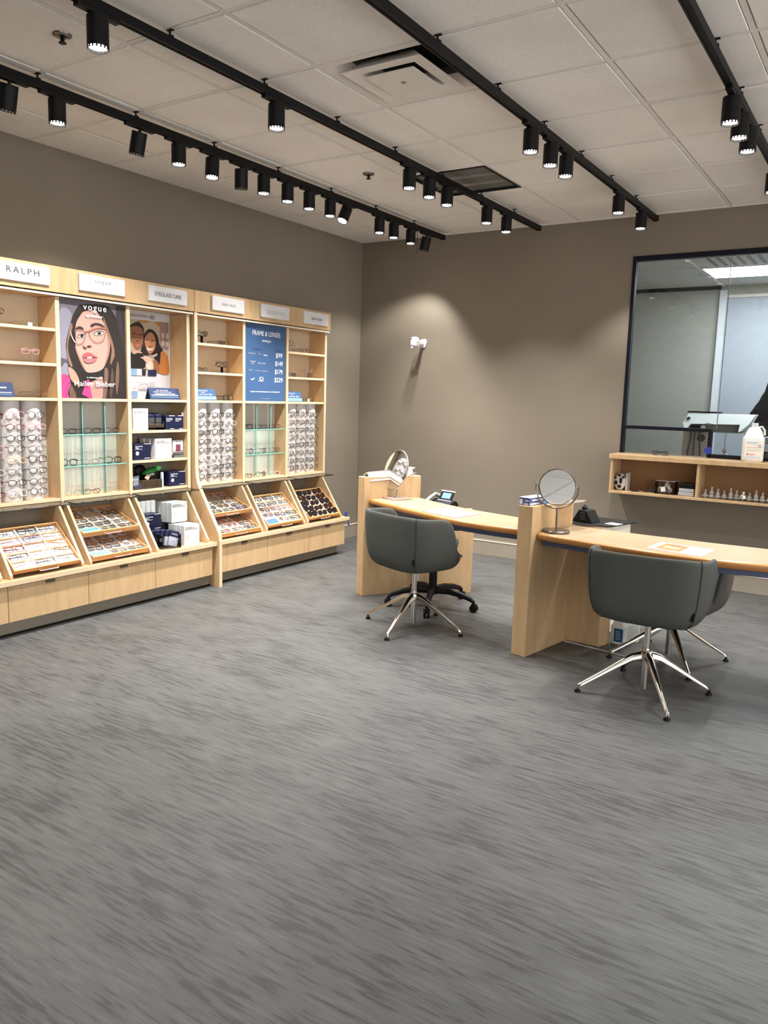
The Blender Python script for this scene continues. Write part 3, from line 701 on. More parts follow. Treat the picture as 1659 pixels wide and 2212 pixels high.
# ================================================================ DISPLAY CABINETS ALONG THE LEFT WALL
XF = -4.58      # front of the upper posts
XBK = -4.765    # upper back panels
XBL = -4.715    # back panels of the lower bays
def slope_poly():
    return [(-4.34, 0.357), (-4.34, 0.375), (-4.585, 0.748), (-4.76, 0.748), (-4.76, 0.357)]
def cabinet(label, y0, y1, posts, bays, ydrawers, header_y):
    t = thing('display_cabinet', label, 'cabinet', (-4.6, (y0+y1)/2, 0))
    for (a, b) in posts:
        mb = MB(); mb.ebox(-4.80, XF, a, b, 0.75, 2.07); mb.build('upright', [M_WOOD, M_EDGE], t, bevel=0.001)
    a, b = header_y
    mb = MB(); mb.box(-4.575, -4.548, a, b, 2.092, 2.252); mb.build('header_board', M_WOOD, t, bevel=0.0015)
    mb = MB(); mb.box(-4.80, -4.575, a, b, 2.235, 2.250); mb.build('top_board', M_WOOD, t)
    mb = MB(); mb.ebox(-4.80, -4.556, a, b, 2.072, 2.084); mb.build('soffit_board', [M_WOOD, M_CREAM], t)
    for bi, (l, r, kind) in enumerate(bays):
        def shelf(z, x0=XBK, name='shelf'):
            mb = MB(); mb.ebox(x0, XF-0.004, l, r, z-0.019, z); mb.build(name, [M_WOOD, M_EDGE], t, bevel=0.001)
        shelf(1.430, -4.79); shelf(0.777, -4.79)
        mb = MB(); mb.box(XBK-0.01, XBK, l, r, 1.43, 2.072); mb.build('back_panel', M_LIN, t)
        if kind != 'boxes':
            mb = MB(); mb.box(XBL-0.01, XBL, l, r, 0.777, 1.411); mb.build('pale_back_panel', mat('pale_back_board', (206, 202, 194), 0.5), t)
        else:
            mb = MB(); mb.box(-4.79, -4.78, l, r, 0.777, 1.411); mb.build('grey_back_panel', M_TOE, t)
        if kind in ('rack',):
            shelf(1.870); shelf(1.650)
        if kind == 'boxes':
            shelf(1.207, -4.78); shelf(0.992, -4.78)
        if kind == 'glass':
            w = r-l
            for z in (1.193, 0.982):
                mb = MB(); mb.ebox(XBL, -4.6, l+0.002, r-0.002, z-0.007, z)
                mb.build('glass_shelf', [M_GLASS, M_TEAL], t, smooth=0)
            for yy in (l+0.165, l+0.345):
                mb = MB(); mb.ebox(-4.635, -4.601, yy-0.0025, yy+0.0025, 0.779, 1.409)
                mb.build('glass_divider', [M_GLASS, M_TEAL], t, smooth=0)
        # sloped side panels of the bay below
        pl = [(-4.34, 0.357), (-4.34, 0.378), (-4.585, 0.750), (-4.76, 0.750), (-4.76, 0.357)]
        sides = [(l+0.003, l+0.022), (r-0.028, r-0.009)]
        if kind == 'rack' and abs(l-4.355) < 0.01: sides = sides[1:]
        for (a_, b_) in sides:
            mb = MB(); mb.prism(pl, a_, b_, 'y')
            for fi, f in enumerate(mb.f):
                if len(f) == 4 and abs(sum(mb.v[q][0] for q in f)/4+4.4625) < 0.002: mb.mi[fi] = 1
            mb.build('sloped_side', [M_WOOD, M_EDGE], t, bevel=0.001)
        mb = MB(); mb.box(-4.77, -4.76, l, r, 0.357, 0.757); mb.build('lower_back', M_TOE, t)
        # glass canopy above the sloped tray, edged with a thin dark rod
        mb = MB(); g = [(-4.585, l-0.005), (-4.44, l-0.03), (-4.425, l-0.02), (-4.425, r-0.03), (-4.585, r+0.0)]
        mb.prism(g, 0.7525, 0.7565, 'z')
        mb.tube([(p[0], p[1], 0.7545) for p in g[1:]]+[(g[0][0], g[0][1], 0.7545)][:0], 0.0032, 6, False, 1)
        mb.tube([(g[0][0], g[0][1], 0.7545), (g[1][0], g[1][1], 0.7545)], 0.0032, 6, False, 1)
        mb.build('glass_canopy', [M_SMOKE, M_BLACKP], t, smooth=0)
    a, b = y0, y1
    mb = MB(); mb.ebox(-4.80, -4.312, a, b, 0.325, 0.356); mb.build('counter', [M_WOOD, M_EDGE], t, bevel=0.0015)
    for (a, b) in ydrawers:
        mb = MB(); mb.box(-4.352, -4.332, a+0.002, b-0.002, 0.100, 0.318); dr = mb.build('drawer', M_WOOD, t, bevel=0.001)
        ym = (a+b)/2
        mb = MB(); mb.box(-4.333, -4.322, ym-0.03, ym+0.03, 0.300, 0.316); mb.build('pull_tab', M_BRONZE, dr)
    mb = MB(); mb.box(-4.79, -4.36, y0+0.0, y1-0.045 if y1 > 5 else y1, 0.10, 0.325); mb.build('carcass', M_WOOD, t)
    mb = MB(); mb.box(-4.79, -4.400, y0, y1-0.08 if y1 > 5 else y1, 0.0, 0.10); mb.box(-4.40, -4.392, y0, y1-0.08 if y1 > 5 else y1, 0.0, 0.012, 1); mb.build('toe_kick', [M_TOE, M_BLACKP], t)
    return t
B1 = [(2.075, 2.600, 'rack'), (2.635, 3.160, 'rack'), (3.190, 3.715, 'glass'), (3.745, 4.270, 'boxes')]
cab1 = cabinet('long maple eyewear display cabinet at the left, with the portrait poster', 2.04, 4.318,
    [(2.045, 2.075), (2.605, 2.635), (3.160, 3.190), (3.715, 3.745), (4.270, 4.300)], B1,
    [(2.08, 2.615), (2.615, 3.172), (3.172, 3.728), (3.728, 4.283)], (2.04, 4.316))
B2 = [(4.355, 4.880, 'rack'), (4.910, 5.435, 'glass'), (5.458, 5.983, 'rack')]
cab2 = cabinet('shorter maple eyewear display cabinet nearest the back wall', 4.352, 6.065,
    [(4.880, 4.910), (5.433, 5.460), (5.984, 6.012)], B2,
    [(4.356, 4.915), (4.915, 5.468), (5.468, 6.015)], (4.320, 6.025))
# the tall divider with the curved front that closes the second cabinet
mb = MB()
prof = [(-4.80, 0.0), (-4.296, 0.0), (-4.296, 0.36), (-4.300, 0.40), (-4.312, 0.435), (-4.50, 0.735), (-4.535, 0.80), (-4.548, 0.86), (-4.552, 0.92), (-4.552, 2.09), (-4.80, 2.09)]
mb.prism(prof, 4.320, 4.351, 'y'); 
for i in range(1, 9):
    a_, b_ = prof[i], prof[i+1]
    mb.add([(a_[0]+.0015, 4.320, a_[1]), (a_[0]+.0015, 4.351, a_[1]), (b_[0]+.0015, 4.351, b_[1]), (b_[0]+.0015, 4.320, b_[1])], [(0, 1, 2, 3)], 1)
mb.build('curved_divider', [M_WOOD, M_EDGE], cab2, bevel=0.0)

# ---------------------------------------------------------------- eyeglasses
ME = {}
def fmat(c):
    tbl = {'black': ((16,15,16), .35, 0), 'dark brown': ((58,34,24), .35, 0), 'tortoiseshell': ((92,54,32), .3, 0), 'navy': ((26,34,66), .35, 0), 'clear': ((214,204,200), .2, 0),
           'pink': ((206,150,158), .3, 0), 'red': ((120,28,40), .35, 0), 'purple': ((92,58,110), .35, 0), 'grey': ((110,108,108), .35, 0), 'gold': ((186,150,92), .25, 1), 'silver': ((190,188,184), .22, 1), 'peach': ((214,168,134), .3, 0), 'blue': ((60,84,140), .35, 0)}
    c_, r, m = tbl[c]
    return mat(c.replace(' ', '_')+'_frame', c_, r, m, var=0)
STY = {'rectangular': (.052, .032, 4.0, .0019), 'round': (.046, .043, 2.0, .0015), 'oval': (.051, .034, 2.5, .0016), 'square': (.052, .040, 3.6, .0021), 'thin wire': (.050, .036, 2.6, .0009), 'large': (.058, .048, 3.0, .0030)}
STY = {k: (a, b, c, d*1.15) for k, (a, b, c, d) in STY.items()}
def outline(style, side, n=18):
    w, h, e, r = STY[style]
    cx = side*(w/2+.009)
    pts = []
    for k in range(n):
        a = 2*PI*k/n; c_, s_ = math.cos(a), math.sin(a)
        x = abs(c_)**(2/e)*math.copysign(w/2, c_); z = abs(s_)**(2/e)*math.copysign(h/2, s_)
        pts.append((cx+x, -0.10*(cx+x)**2*6, h/2+r+z))
    return pts
def frame_me(style, c):
    k = ('f', style, c)
    if k in ME: return ME[k]
    w, h, e, r = STY[style]; mb = MB()
    for s in (-1, 1): mb.tube(outline(style, s), r, 5, True)
    zb = h*0.66+r
    mb.tube([(-.011, 0, zb), (-.005, .001, zb+.004), (.005, .001, zb+.004), (.011, 0, zb)], r*0.9, 5)
    for s in (-1, 1):
        x0 = s*(w+.008); mb.tube([(x0, -.003, zb+.002), (x0+s*.006, -.007, zb+.003)], r*1.5, 5)
    if style == 'thin wire':
        for s in (-1, 1): mb.ball((s*.008, -.006, zb-.010), .003, 6, 4)
    ME[k] = mb.mesh('eyeglasses', fmat(c)); return ME[k]
def temple_me(style, c, side, folded):
    k = ('t', style, c, side, folded)
    if k in ME: return ME[k]
    w, h, e, r = STY[style]; zb = h*0.66+r+.003; x0 = side*(w+.014)
    if not folded: pts = [(x0, -.008, zb), (x0+side*.003, -.06, zb+.001), (x0+side*.002, -.100, zb-.001), (x0-side*.002, -.118, zb-.008), (x0-side*.004, -.132, zb-.026)]
    else:
        o = -.012 if side > 0 else -.018
        pts = [(x0, -.007, zb), (x0-side*.004, o-.002, zb), (x0-side*.09, o-.003, zb-.004), (x0-side*.112, o-.004, zb-.012), (x0-side*.124, o-.006, zb-.028)]
    mb = MB(); mb.tube(pts, [r, r, r*1.1, r*1.3, r*1.2], 5); ME[k] = mb.mesh('temple', fmat(c)); return ME[k]
def lens_me(style, side, lm):
    k = ('l', style, side, lm.name)
    if k in ME: return ME[k]
    p = outline(style, side); mb = MB(); mb.add(p, [tuple(range(len(p)))]); ME[k] = mb.mesh('lens', lm, smooth=0); return ME[k]
M_SUN = mat('dark_sun_lens', (34, 24, 24), 0.12, var=0)
def glasses(M, style, c, folded, label, group, sun=False):
    o = bpy.data.objects.new('eyeglasses' if not sun else 'sunglasses', frame_me(style, c)); COL.objects.link(o); o.matrix_world = M
    tag(o, label, 'sunglasses' if sun else 'glasses', group)
    for s in (-1, 1):
        child('temple', temple_me(style, c, s, folded), o)
        child('lens', lens_me(style, s, M_SUN if sun else M_LENS), o)
    return o
def Mface(x, y, z, yaw=0, lean=0):
    """standing glasses facing the room (+X), yaw turns them towards the camera (clockwise)"""
    return Matrix.Translation((x, y, z)) @ Matrix.Rotation(-PI/2+yaw, 4, 'Z') @ Matrix.Rotation(lean, 4, 'X')
COLS = ['black', 'dark brown', 'navy', 'black', 'clear', 'tortoiseshell', 'purple', 'grey', 'pink', 'black', 'silver', 'gold', 'red', 'peach']
STS = ['rectangular', 'oval', 'square', 'rectangular', 'round', 'oval', 'thin wire']

# moulded white columns carrying glasses
def column(y, label):
    t = thing('display_column', label, 'display rack', (-4.66, y, 0.777), 0, 'white moulded columns holding eyeglasses')
    mb = MB(); w = 0.064; n = 14
    prof = [(w*math.cos(a), 0.062*abs(math.sin(a))**0.75) for a in [PI*k/n for k in range(n+1)]]
    prof = [(p[0], p[1]) for p in prof]
    poly = [(-4.712, w)] + [(-4.672+p[1], p[0]) for p in prof] + [(-4.712, -w)]
    mb.prism([(px, y+py) for px, py in poly], 0.778, 1.41, 'z'); mb.build('half_tube', M_COLUMN, t, smooth=40)
    mb = MB()
    for k in range(8):
        z = 1.318-0.0695*k
        mb.ball((-4.622, y-0.026, z-0.012), (0.020, 0.021, 0.020), 10, 6); mb.ball((-4.622, y+0.026, z-0.012), (0.020, 0.021, 0.020), 10, 6)
        mb.ball((-4.614, y, z+0.004), (0.022, 0.008, 0.014), 8, 6)
    mb.build('nose_rests', M_COLUMN, t, smooth=60)
    return t
RK = [((2.725, 2.870, 3.015), 'leftmost white rack', 0), ((4.470, 4.617, 4.764), 'middle white rack', 1), ((5.578, 5.720, 5.862), 'far white rack', 2)]
PAL = {(0,1): ['pink','red','black','dark brown','peach','grey','black','clear'], (0,2): ['black','pink','dark brown','grey','dark brown','black','dark brown','navy'], (0,0): ['navy','silver','silver','pink','grey','clear','pink','red'],
       (1,0): ['black','dark brown','black','dark brown','black','clear','clear','black'], (1,1): ['dark brown','black','black','clear','dark brown','clear','black','black'], (1,2): ['navy','clear','black','dark brown','black','grey','black','black'],
       (2,0): ['dark brown','tortoiseshell','dark brown','black','black','grey','black','dark brown'], (2,1): ['dark brown','dark brown','black','silver','black','dark brown','black','dark brown'], (2,2): ['black','grey','black','black','black','grey','dark brown','black']}
for ys, rname, ri in RK:
    for ci, y in enumerate(ys):
        cn = ['left', 'middle', 'right'][ci]
        column(y, 'moulded column full of eyeglasses, %s one of the %s' % (cn, rname))
        for k in range(8):
            c = PAL[(ri, ci)][k]; st = STS[(k*3+ci*2+ri) % len(STS)]
            if c in ('silver', 'gold'): st = 'thin wire'
            elif st == 'thin wire': st = 'oval'
            z = 1.335-0.0695*k-0.036
            glasses(Mface(-4.594, y, z, random.uniform(-.05, .05), 0.10), st, c, False,
                    '%s %s eyeglasses, %s down in %s column of the %s' % (c, st, ORD[k], cn, rname), 'eyeglasses worn by the white columns')
# glass shelf rows : (bay left, z, list of (y, colour, style), yaw)
GL = [(1.193, [(3.262, 'black', 'rectangular'), (3.452, 'black', 'rectangular'), (3.615, 'dark brown', 'oval')], 'top glass shelf of the left glass bay'),
      (0.982, [(3.262, 'black', 'square'), (3.435, 'grey', 'oval'), (3.622, 'black', 'square')], 'lower glass shelf of the left glass bay'),
      (0.777, [(3.29, 'grey', 'thin wire'), (3.44, 'tortoiseshell', 'oval'), (3.62, 'silver', 'thin wire')], 'wooden base of the left glass bay'),
      (1.193, [(4.985, 'black', 'square'), (5.165, 'dark brown', 'oval'), (5.345, 'tortoiseshell', 'rectangular')], 'top glass shelf of the right glass bay'),
      (0.982, [(5.0, 'black', 'round'), (5.165, 'black', 'round'), (5.345, 'tortoiseshell', 'round')], 'lower glass shelf of the right glass bay'),
      (0.777, [(4.985, 'tortoiseshell', 'rectangular'), (5.165, 'black', 'round'), (5.345, 'clear', 'oval')], 'wooden base of the right glass bay')]
for z, lst, nm in GL:
    for k, (y, c, st) in enumerate(lst):
        glasses(Mface(-4.632, y, z, -0.12), st, c, True if k == 1 and z == 0.777 else False, '%s %s eyeglasses, %s on the %s' % (c, st, ['left pair', 'middle pair', 'right pair'][k], nm), 'eyeglasses standing on glass shelves')
# upper wooden shelves
UP = [(1.870, 3.035, 'silver', 'thin wire', 'top shelf left of the portrait poster', 'silver wire eyeglasses with a white tag'),
      (1.650, 3.03, 'pink', 'oval', 'middle shelf left of the portrait poster', 'pink tinted eyeglasses folded'),
      (1.430, 3.085, 'gold', 'round', 'third shelf left of the portrait poster', 'round gold wire eyeglasses'),
      (1.870, 2.80, 'dark brown', 'oval', 'top shelf at the left edge', 'brown eyeglasses cut by the edge'),
      (1.870, 4.74, 'black', 'rectangular', 'top shelf left of the blue price poster', 'black rectangular eyeglasses'),
      (1.870, 4.50, 'black', 'oval', 'top shelf beside the tall curved divider', 'raised black oval eyeglasses'),
      (1.650, 4.72, 'dark brown', 'square', 'middle shelf left of the blue price poster', 'brown square eyeglasses on clear stand'),
      (1.650, 4.50, 'black', 'oval', 'middle shelf beside the tall curved divider', 'small black eyeglasses'),
      (1.430, 4.79, 'black', 'square', 'third shelf beside the small blue price card', 'black square eyeglasses'),
      (1.870, 5.80, 'dark brown', 'round', 'top shelf right of the blue price poster', 'round brown eyeglasses'),
      (1.650, 5.85, 'silver', 'thin wire', 'middle shelf right of the blue price poster', 'silver wire eyeglasses on clear stand'),
      (1.650, 5.60, 'black', 'rectangular', 'middle shelf close beside the blue price poster', 'small black eyeglasses'),
      (1.430, 5.84, 'silver', 'oval', 'third shelf beside the far small blue card', 'silver eyeglasses with a white tag'),
      (1.870, 5.555, 'black', 'round', 'top shelf close beside the blue price poster', 'raised black round eyeglasses')]
for z, y, c, st, where, what in UP:
    lift = 0.05 if ('clear stand' in what or 'tinted' in what) else (0.06 if 'raised' in what or 'cut by' in what else 0.0)
    g = glasses(Mface(-4.655, y, z+lift+0.001, 0.12 if lift == 0 else 0.0), st, c, lift > 0, '%s, %s' % (what, where), None)
    if 'white tag' in what:
        mb = MB(); mb.box(-0.006, 0.026, 0.006, 0.008, 0.0, 0.026); mb.build('price_tag', M_PAPER, g, world=False)
    if lift:
        t = thing('riser_stand', 'clear plastic riser under the %s' % what.replace(' on clear stand', ''), 'stand', (-4.655, y, z))
        mb = MB(); mb.box(-4.675, -4.64, y-0.015, y+0.015, z, z+0.003); mb.box(-4.662, -4.658, y-0.012, y+0.012, z+0.003, z+lift-0.004); mb.box(-4.685, -4.64, y-0.035, y+0.035, z+lift-0.004, z+lift); mb.build('acrylic_bracket', M_ACR, t, smooth=0)

# ---------------------------------------------------------------- trays of eyeglasses
M_LINER = mat('white_tray_liner', (216, 214, 217), 0.6)
def tray(label, y0, y1, top, front, rows, where, sun=False, blue=None, thick=0.034):
    """top/front: (x, z) of the upper back edge and the upper front edge"""
    t = thing('display_tray', label, 'tray', (front[0], (y0+y1)/2, front[1]-thick), 0, 'sloping wooden trays of eyewear')
    d = Vector((front[0]-top[0], 0, front[1]-top[1])); L = d.length; d.normalize(); n = Vector((-d.z, 0, d.x))
    if n.z < 0: n = -n
    T = Matrix(((d.x, 0, n.x, top[0]), (d.y, 1, n.y, 0), (d.z, 0, n.z, top[1]), (0, 0, 0, 1)))   # local: x down slope, y along wall, z out of the tray
    W = 0.009
    for a, b in ((0, W), (L-0.012, L)):
        mb = MB(); mb.box(a, b, y0, y1, -thick, 0, M=T); mb.build('end_rail', M_TRAY, t, bevel=0.001)
    for a, b in ((y0, y0+W), (y1-W, y1)):
        mb = MB(); mb.box(W, L-0.012, a, b, -thick, 0, M=T); mb.build('side_rail', M_TRAY, t, bevel=0.001)
    mb = MB(); mb.box(W, L-0.012, y0+W, y1-W, -thick, -thick+0.006, M=T); mb.build('tray_base', M_TRAY, t)
    p = (L-W-0.012)/rows
    for r in range(rows):
        x0 = W+p*r
        if r:
            mb = MB(); mb.box(x0-0.004, x0+0.004, y0+W, y1-W, -thick+0.006, -0.013, M=T); mb.build('row_slat', M_TRAY, t)
        mb = MB(); mb.box(x0+0.005, x0+p-0.005, y0+W+0.002, y1-W-0.002, -thick+0.006, -thick+0.014, M=T); mb.build('liner', M_LINER, t)
    # handle on the front rail
    ym = (y0+y1)/2; hx = L+0.018
    mb = MB(); mb.tube([T @ Vector((L, ym-0.065, -0.018)), T @ Vector((hx, ym-0.062, -0.016)), T @ Vector((hx, ym-0.050, -0.016)), T @ Vector((hx, ym+0.050, -0.016)), T @ Vector((hx, ym+0.062, -0.016)), T @ Vector((L, ym+0.065, -0.018))], 0.0032, 6)
    mb.build('handle', mat('satin_handle', (216, 208, 198), 0.35, 0.6, var=0), t)
    sw = (y1-y0-2*W)/3
    for r in range(rows):
        for k in range(3):
            yc = y0+W+sw*(k+0.5); xc = W+p*r+p*0.90
            if k:
                mb = MB(); a = y0+W+sw*k; mb.box(W+p*r+0.006, W+p*r+p-0.006, a-0.004, a+0.004, -thick+0.009, -0.009, M=T); mb.build('white_spacer', M_WHITE, t)
            rn = ORD[r]
            if blue and (r, k) == (rows-1, 0):
                c_ = thing('price_card', '%s card lying in the lower left corner of the %s' % (blue, where), 'card', T @ Vector((xc, yc, -thick+0.02)))
                m2 = MB(); m2.box(W+p*r+0.004, W+p*r+p-0.004, yc-sw/2+0.003, yc+sw/2-0.006, -0.012, -0.010, M=T); m2.build('card_face', mat(blue.replace(' ', '_')+'_card', (116, 176, 180) if 'aqua' in blue else (66, 104, 158), 0.5), c_)
                continue
            st = ['large', 'square'][k % 2] if sun else STS[(r*2+k*3+len(where)) % len(STS)]
            c = random.choice(['black', 'black', 'dark brown', 'tortoiseshell']) if sun else random.choice(COLS+['black', 'black', 'black', 'navy', 'clear', 'dark brown'])
            if st == 'thin wire' and c not in ('silver', 'gold', 'black'): c = 'silver'
            up_ = -d
            wy = random.uniform(-.12, .12)
            R = Matrix(((0, n.x, up_.x, 0), (-1, n.y, up_.y, 0), (0, n.z, up_.z, 0), (0, 0, 0, 1)))
            lean = Matrix.Rotation(-0.35, 4, 'X')
            P = T @ Vector((xc-0.004, yc, -0.012))
            Mx = Matrix.Translation(P) @ R @ Matrix.Rotation(wy, 4, 'Y') @ lean
            glasses(Mx, st, c, True, '%s %s %s, %s pair in %s row, %s' % (c, st, 'sunglasses' if sun else 'eyeglasses', ['left', 'middle', 'right'][k], rn, where), 'folded eyewear in the sloping trays', sun)
    return t
TOPX, TOPZ, FRX, FRZ = -4.585, 0.625, -4.335, 0.405
tray('full-height sloping tray of eyeglasses in the cabinet bay at the left edge', 2.665, 3.125, (TOPX, TOPZ), (FRX, FRZ), 5, 'big left tray')
for (a, b, nm, bl) in ((3.22, 3.68, 'left', 'pale aqua'), (4.375, 4.845, 'right', None)):
    tray('upper of two stacked trays in the %s-hand double tray bay' % nm, a, b, (-4.752, 0.672), (-4.434, 0.551), 5, 'upper %s double tray' % nm, blue=bl)
    tray('lower of two stacked trays in the %s-hand double tray bay' % nm, a, b, (-4.660, 0.532), (-4.337, 0.403), 5, 'lower %s double tray' % nm, blue=bl)
tray('full-height tray of eyeglasses below the blue price poster', 4.94, 5.40, (TOPX, TOPZ), (FRX, FRZ), 5, 'tray below the blue poster', blue='mid blue')
tray('full-height tray of dark sunglasses nearest the back wall', 5.488, 5.948, (TOPX, TOPZ), (FRX, FRZ), 5, 'sunglasses tray', sun=True)

# ---------------------------------------------------------------- posters and signs
def board(name, label, cat, x, y0, y1, z0, z1, m, th=0.006, grp=None, bev=0.0):
    t = thing(name, label, cat, (x, (y0+y1)/2, z0), 0, grp)
    mb = MB(); mb.box(x-th, x, y0, y1, z0, z1); mb.build('panel', m, t, bevel=bev)
    return t
po = board('poster', 'portrait poster of a woman in glasses with long brown hair and pink jacket', 'poster', -4.596, 3.191, 3.714, 1.431, 2.070, flat((118, 112, 124)))
flat_art(po, PORTRAIT_ART, -4.5955, 3.191, 1.431, 0.523, 0.639, 'portrait')
for s_, sz, w_, yy, zz in (('vogue', .06, .182, 3.463, 2.018), ('eyewear', .026, .135, 3.457, 1.970), ('in collaboration with', .012, .125, 3.449, 1.570), ('Hailey Bieber', .05, .322, 3.452, 1.524)):
    lettering(po, s_, sz, (-4.585, yy, zz), M_TEXTW, w_, spacing=1.25 if 'v' == s_[0] else 1.0)
po2 = board('poster', 'poster of a laughing couple blowing on their hands, recessed in the right bay', 'poster', XBK+0.006, 3.747, 4.262, 1.431, 2.070, M_PAPER)
flat_art(po2, COUPLE_ART, XBK+0.0065, 3.747, 1.431, 0.515, 0.639, 'couple')
lettering(po2, 'LENSCRAFTERS', .026, (XBK+.016, 3.965, 2.034), M_TEXTG, .16)
lettering(po2, '40', .045, (XBK+.016, 4.085, 2.034), M_TEXTG, .05)
lettering(po2, 'THE MAGIC', .042, (XBK+.016, 4.030, 1.549), M_TEXTL, .165)
lettering(po2, 'IN CONTACT LENSES', .036, (XBK+.016, 4.035, 1.520), M_TEXTL, .25)
po3 = board('poster', 'blue price poster headed frame and lenses between two wooden shelf bays', 'poster', -4.596, 4.912, 5.432, 1.431, 2.070, mat('poster_blue', (62, 92, 134), 0.45, var=0.01))
def l3(s, sz, w, y, z, m=M_TEXTW, **k): lettering(po3, s, sz, (-4.594, 4.91+y, 1.43+z), m, w, **k)
l3('FRAME & LENSES', .055, .35, .275, .567); l3('starting at', .030, .11, .275, .505)
l3('$99', .055, .083, .438, .392); l3('$149', .055, .098, .437, .322); l3('$179', .055, .099, .434, .252); l3('$229', .055, .108, .433, .182)
l3('vogue', .024, .066, .105, .326, M_TEXTL); l3('eyewear', .012, .042, .105, .308, M_TEXTL); l3('RALPH', .020, .090, .217, .318, M_TEXTL, spacing=1.2)
l3('Ray-Ban', .020, .046, .106, .183, rot=FACE_X @ Matrix.Rotation(.3, 4, 'Z')); l3('OAKLEY', .010, .075, .210, .170)
l3('EXCHANGE', .012, .086, .094, .395, M_TEXTL); l3('ARNETTE', .010, .034, .189, .395, M_TEXTL); l3('Sferoflex', .016, .048, .263, .389)
l3('PRADA', .012, .046, .081, .257, M_TEXTL); l3('COACH', .010, .07, .168, .255, M_TEXTL); l3('VERSACE', .011, .078, .259, .254, M_TEXTL)
l3('Upgrades to Premium Progressives for an additional $120', .016, .37, .263, .079); l3('See store for details', .008, .11, .263, .022, M_TEXTL)
for y_, w_ in ((.168, .11), (.439, .085)):
    mb = MB(); mb.box(-4.596, -4.5955, 4.91+y_-w_/2, 4.91+y_+w_/2, 1.43+.428, 1.43+.434); mb.build('dark_bar', M_DBLUE, po3)
mb = MB(); mb.tube([(-4.595, 4.91+.213+.022*math.cos(a), 1.43+.190+.012*math.sin(a)) for a in [2*PI*k/20 for k in range(20)]], .0035, 4, True); mb.build('ellipse_mark', M_TEXTW, po3)
SG = [(2.735, 3.100, [('RALPH', .052, .215, 2.188, 1.35, M_TEXT), ('RALPH LAUREN EYEWEAR', .011, .21, 2.156, 1.0, M_TEXTL)], 'white sign plate reading RALPH at the left edge of the header'),
      (3.310, 3.668, [('vogue', .040, .13, 2.190, 1.3, M_TEXTG), ('eyewear', .020, .092, 2.152, 1.1, M_TEXTL)], 'white sign plate with grey two-line fashion lettering above the portrait poster'),
      (3.876, 4.232, [('EYEGLASS CARE', .040, .245, 2.178, 1.0, M_TEXT)], 'white sign plate reading EYEGLASS CARE'),
      (4.492, 4.844, [('GREAT VALUE', .028, .150, 2.176, 1.0, M_TEXTG)], 'white sign plate reading GREAT VALUE beside the tall divider'),
      (5.048, 5.407, [('LENSCRAFTERS', .036, .22, 2.172, 1.0, M_TEXTL)], 'white sign plate with pale serif lettering above the blue poster'),
      (5.612, 5.968, [('GREAT VALUE', .028, .150, 2.175, 1.0, M_TEXT)], 'white sign plate reading GREAT VALUE nearest the back wall')]
for a, b, ls, lb in SG:
    t = board('sign_plate', lb, 'sign', -4.532, a, b, 2.125, 2.232, M_WHITE, 0.016, 'white sign plates on the cabinet headers', 0.001)
    for s_, sz, w_, z_, sp_, m_ in ls: lettering(t, s_, sz, (-4.5315, (a+b)/2, z_), m_, w_, spacing=sp_)

# small cards standing on shelves
def card(label, y0, y1, z, h, m, bands, x=-4.615, texts=()):
    t = thing('price_card', label, 'card', (x, (y0+y1)/2, z)); 
    mb = MB(); mb.prism([(x, z+.001), (x-.004, z+.001), (x-.030, z+h-.002), (x-.026, z+h)], y0, y1, 'y'); mb.prism([(x-.060, z+.001), (x-.056, z+.001), (x-.026, z+h), (x-.030, z+h-.002)], y0, y1, 'y'); mb.build('folded_card', m, t)
    ang = math.atan2(.026, h)
    Tm = Matrix.Translation((x+.001, 0, z+.001)) @ Matrix.Rotation(-ang, 4, 'Y')
    for (b0, b1, mm, ya, yb) in bands:
        mb = MB(); mb.box(0, .0006, y0+(y1-y0)*ya, y0+(y1-y0)*yb, h*b0, h*b1, M=Tm); mb.build('printed_band', mm, t)
    for (s_, sz, w_, fy, fz) in texts:
        me = text_mesh(s_, sz, w_); me.materials.clear(); me.materials.append(M_TEXTW)
        me.transform(Tm @ Matrix.Translation((.0015, y0+(y1-y0)*fy, h*fz)) @ FACE_X)
        child('lettering', me, t).matrix_parent_inverse = WM(t).inverted()
    return t
M_LBLUE = mat('pale_blue_band', (120, 156, 196), 0.5)
card('dark blue card standing on the third shelf at the left edge', 2.70, 2.888, 1.43, .09, M_DBLUE, [(.62, .70, M_TEXTW, .3, .75), (.30, .34, M_TEXTW, .1, .9), (.18, .21, M_LBLUE, .1, .9)])
card('dark blue card standing below the couple poster', 3.946, 4.236, 1.43, .085, M_DBLUE, [(.48, .53, M_TEXTW, .18, .84), (.36, .42, M_TEXTW, .06, .94), (.20, .24, M_LBLUE, .06, .94)], texts=[('BUY ONE, SHARE', .009, .11, .43, .80), ('PERFECT VISION FOR LESS', .008, .17, .43, .66)])
card('light blue price card standing on the shelf beside the tall divider', 4.39, 4.616, 1.43, .09, M_BLUE, [(.06, .36, M_LBLUE, 0, 1)], texts=[('FRAME & LENSES', .010, .10, .40, .84), ('starting at', .008, .04, .40, .68), ('$99  $149  $179  $229', .014, .17, .44, .50)])
card('light blue price card standing on the shelf nearest the back wall', 5.475, 5.704, 1.43, .09, M_BLUE, [(.06, .36, M_LBLUE, 0, 1)], texts=[('FRAME & LENSES', .010, .10, .40, .84), ('starting at', .008, .04, .40, .68), ('$99  $149  $179  $229', .014, .17, .44, .50)])

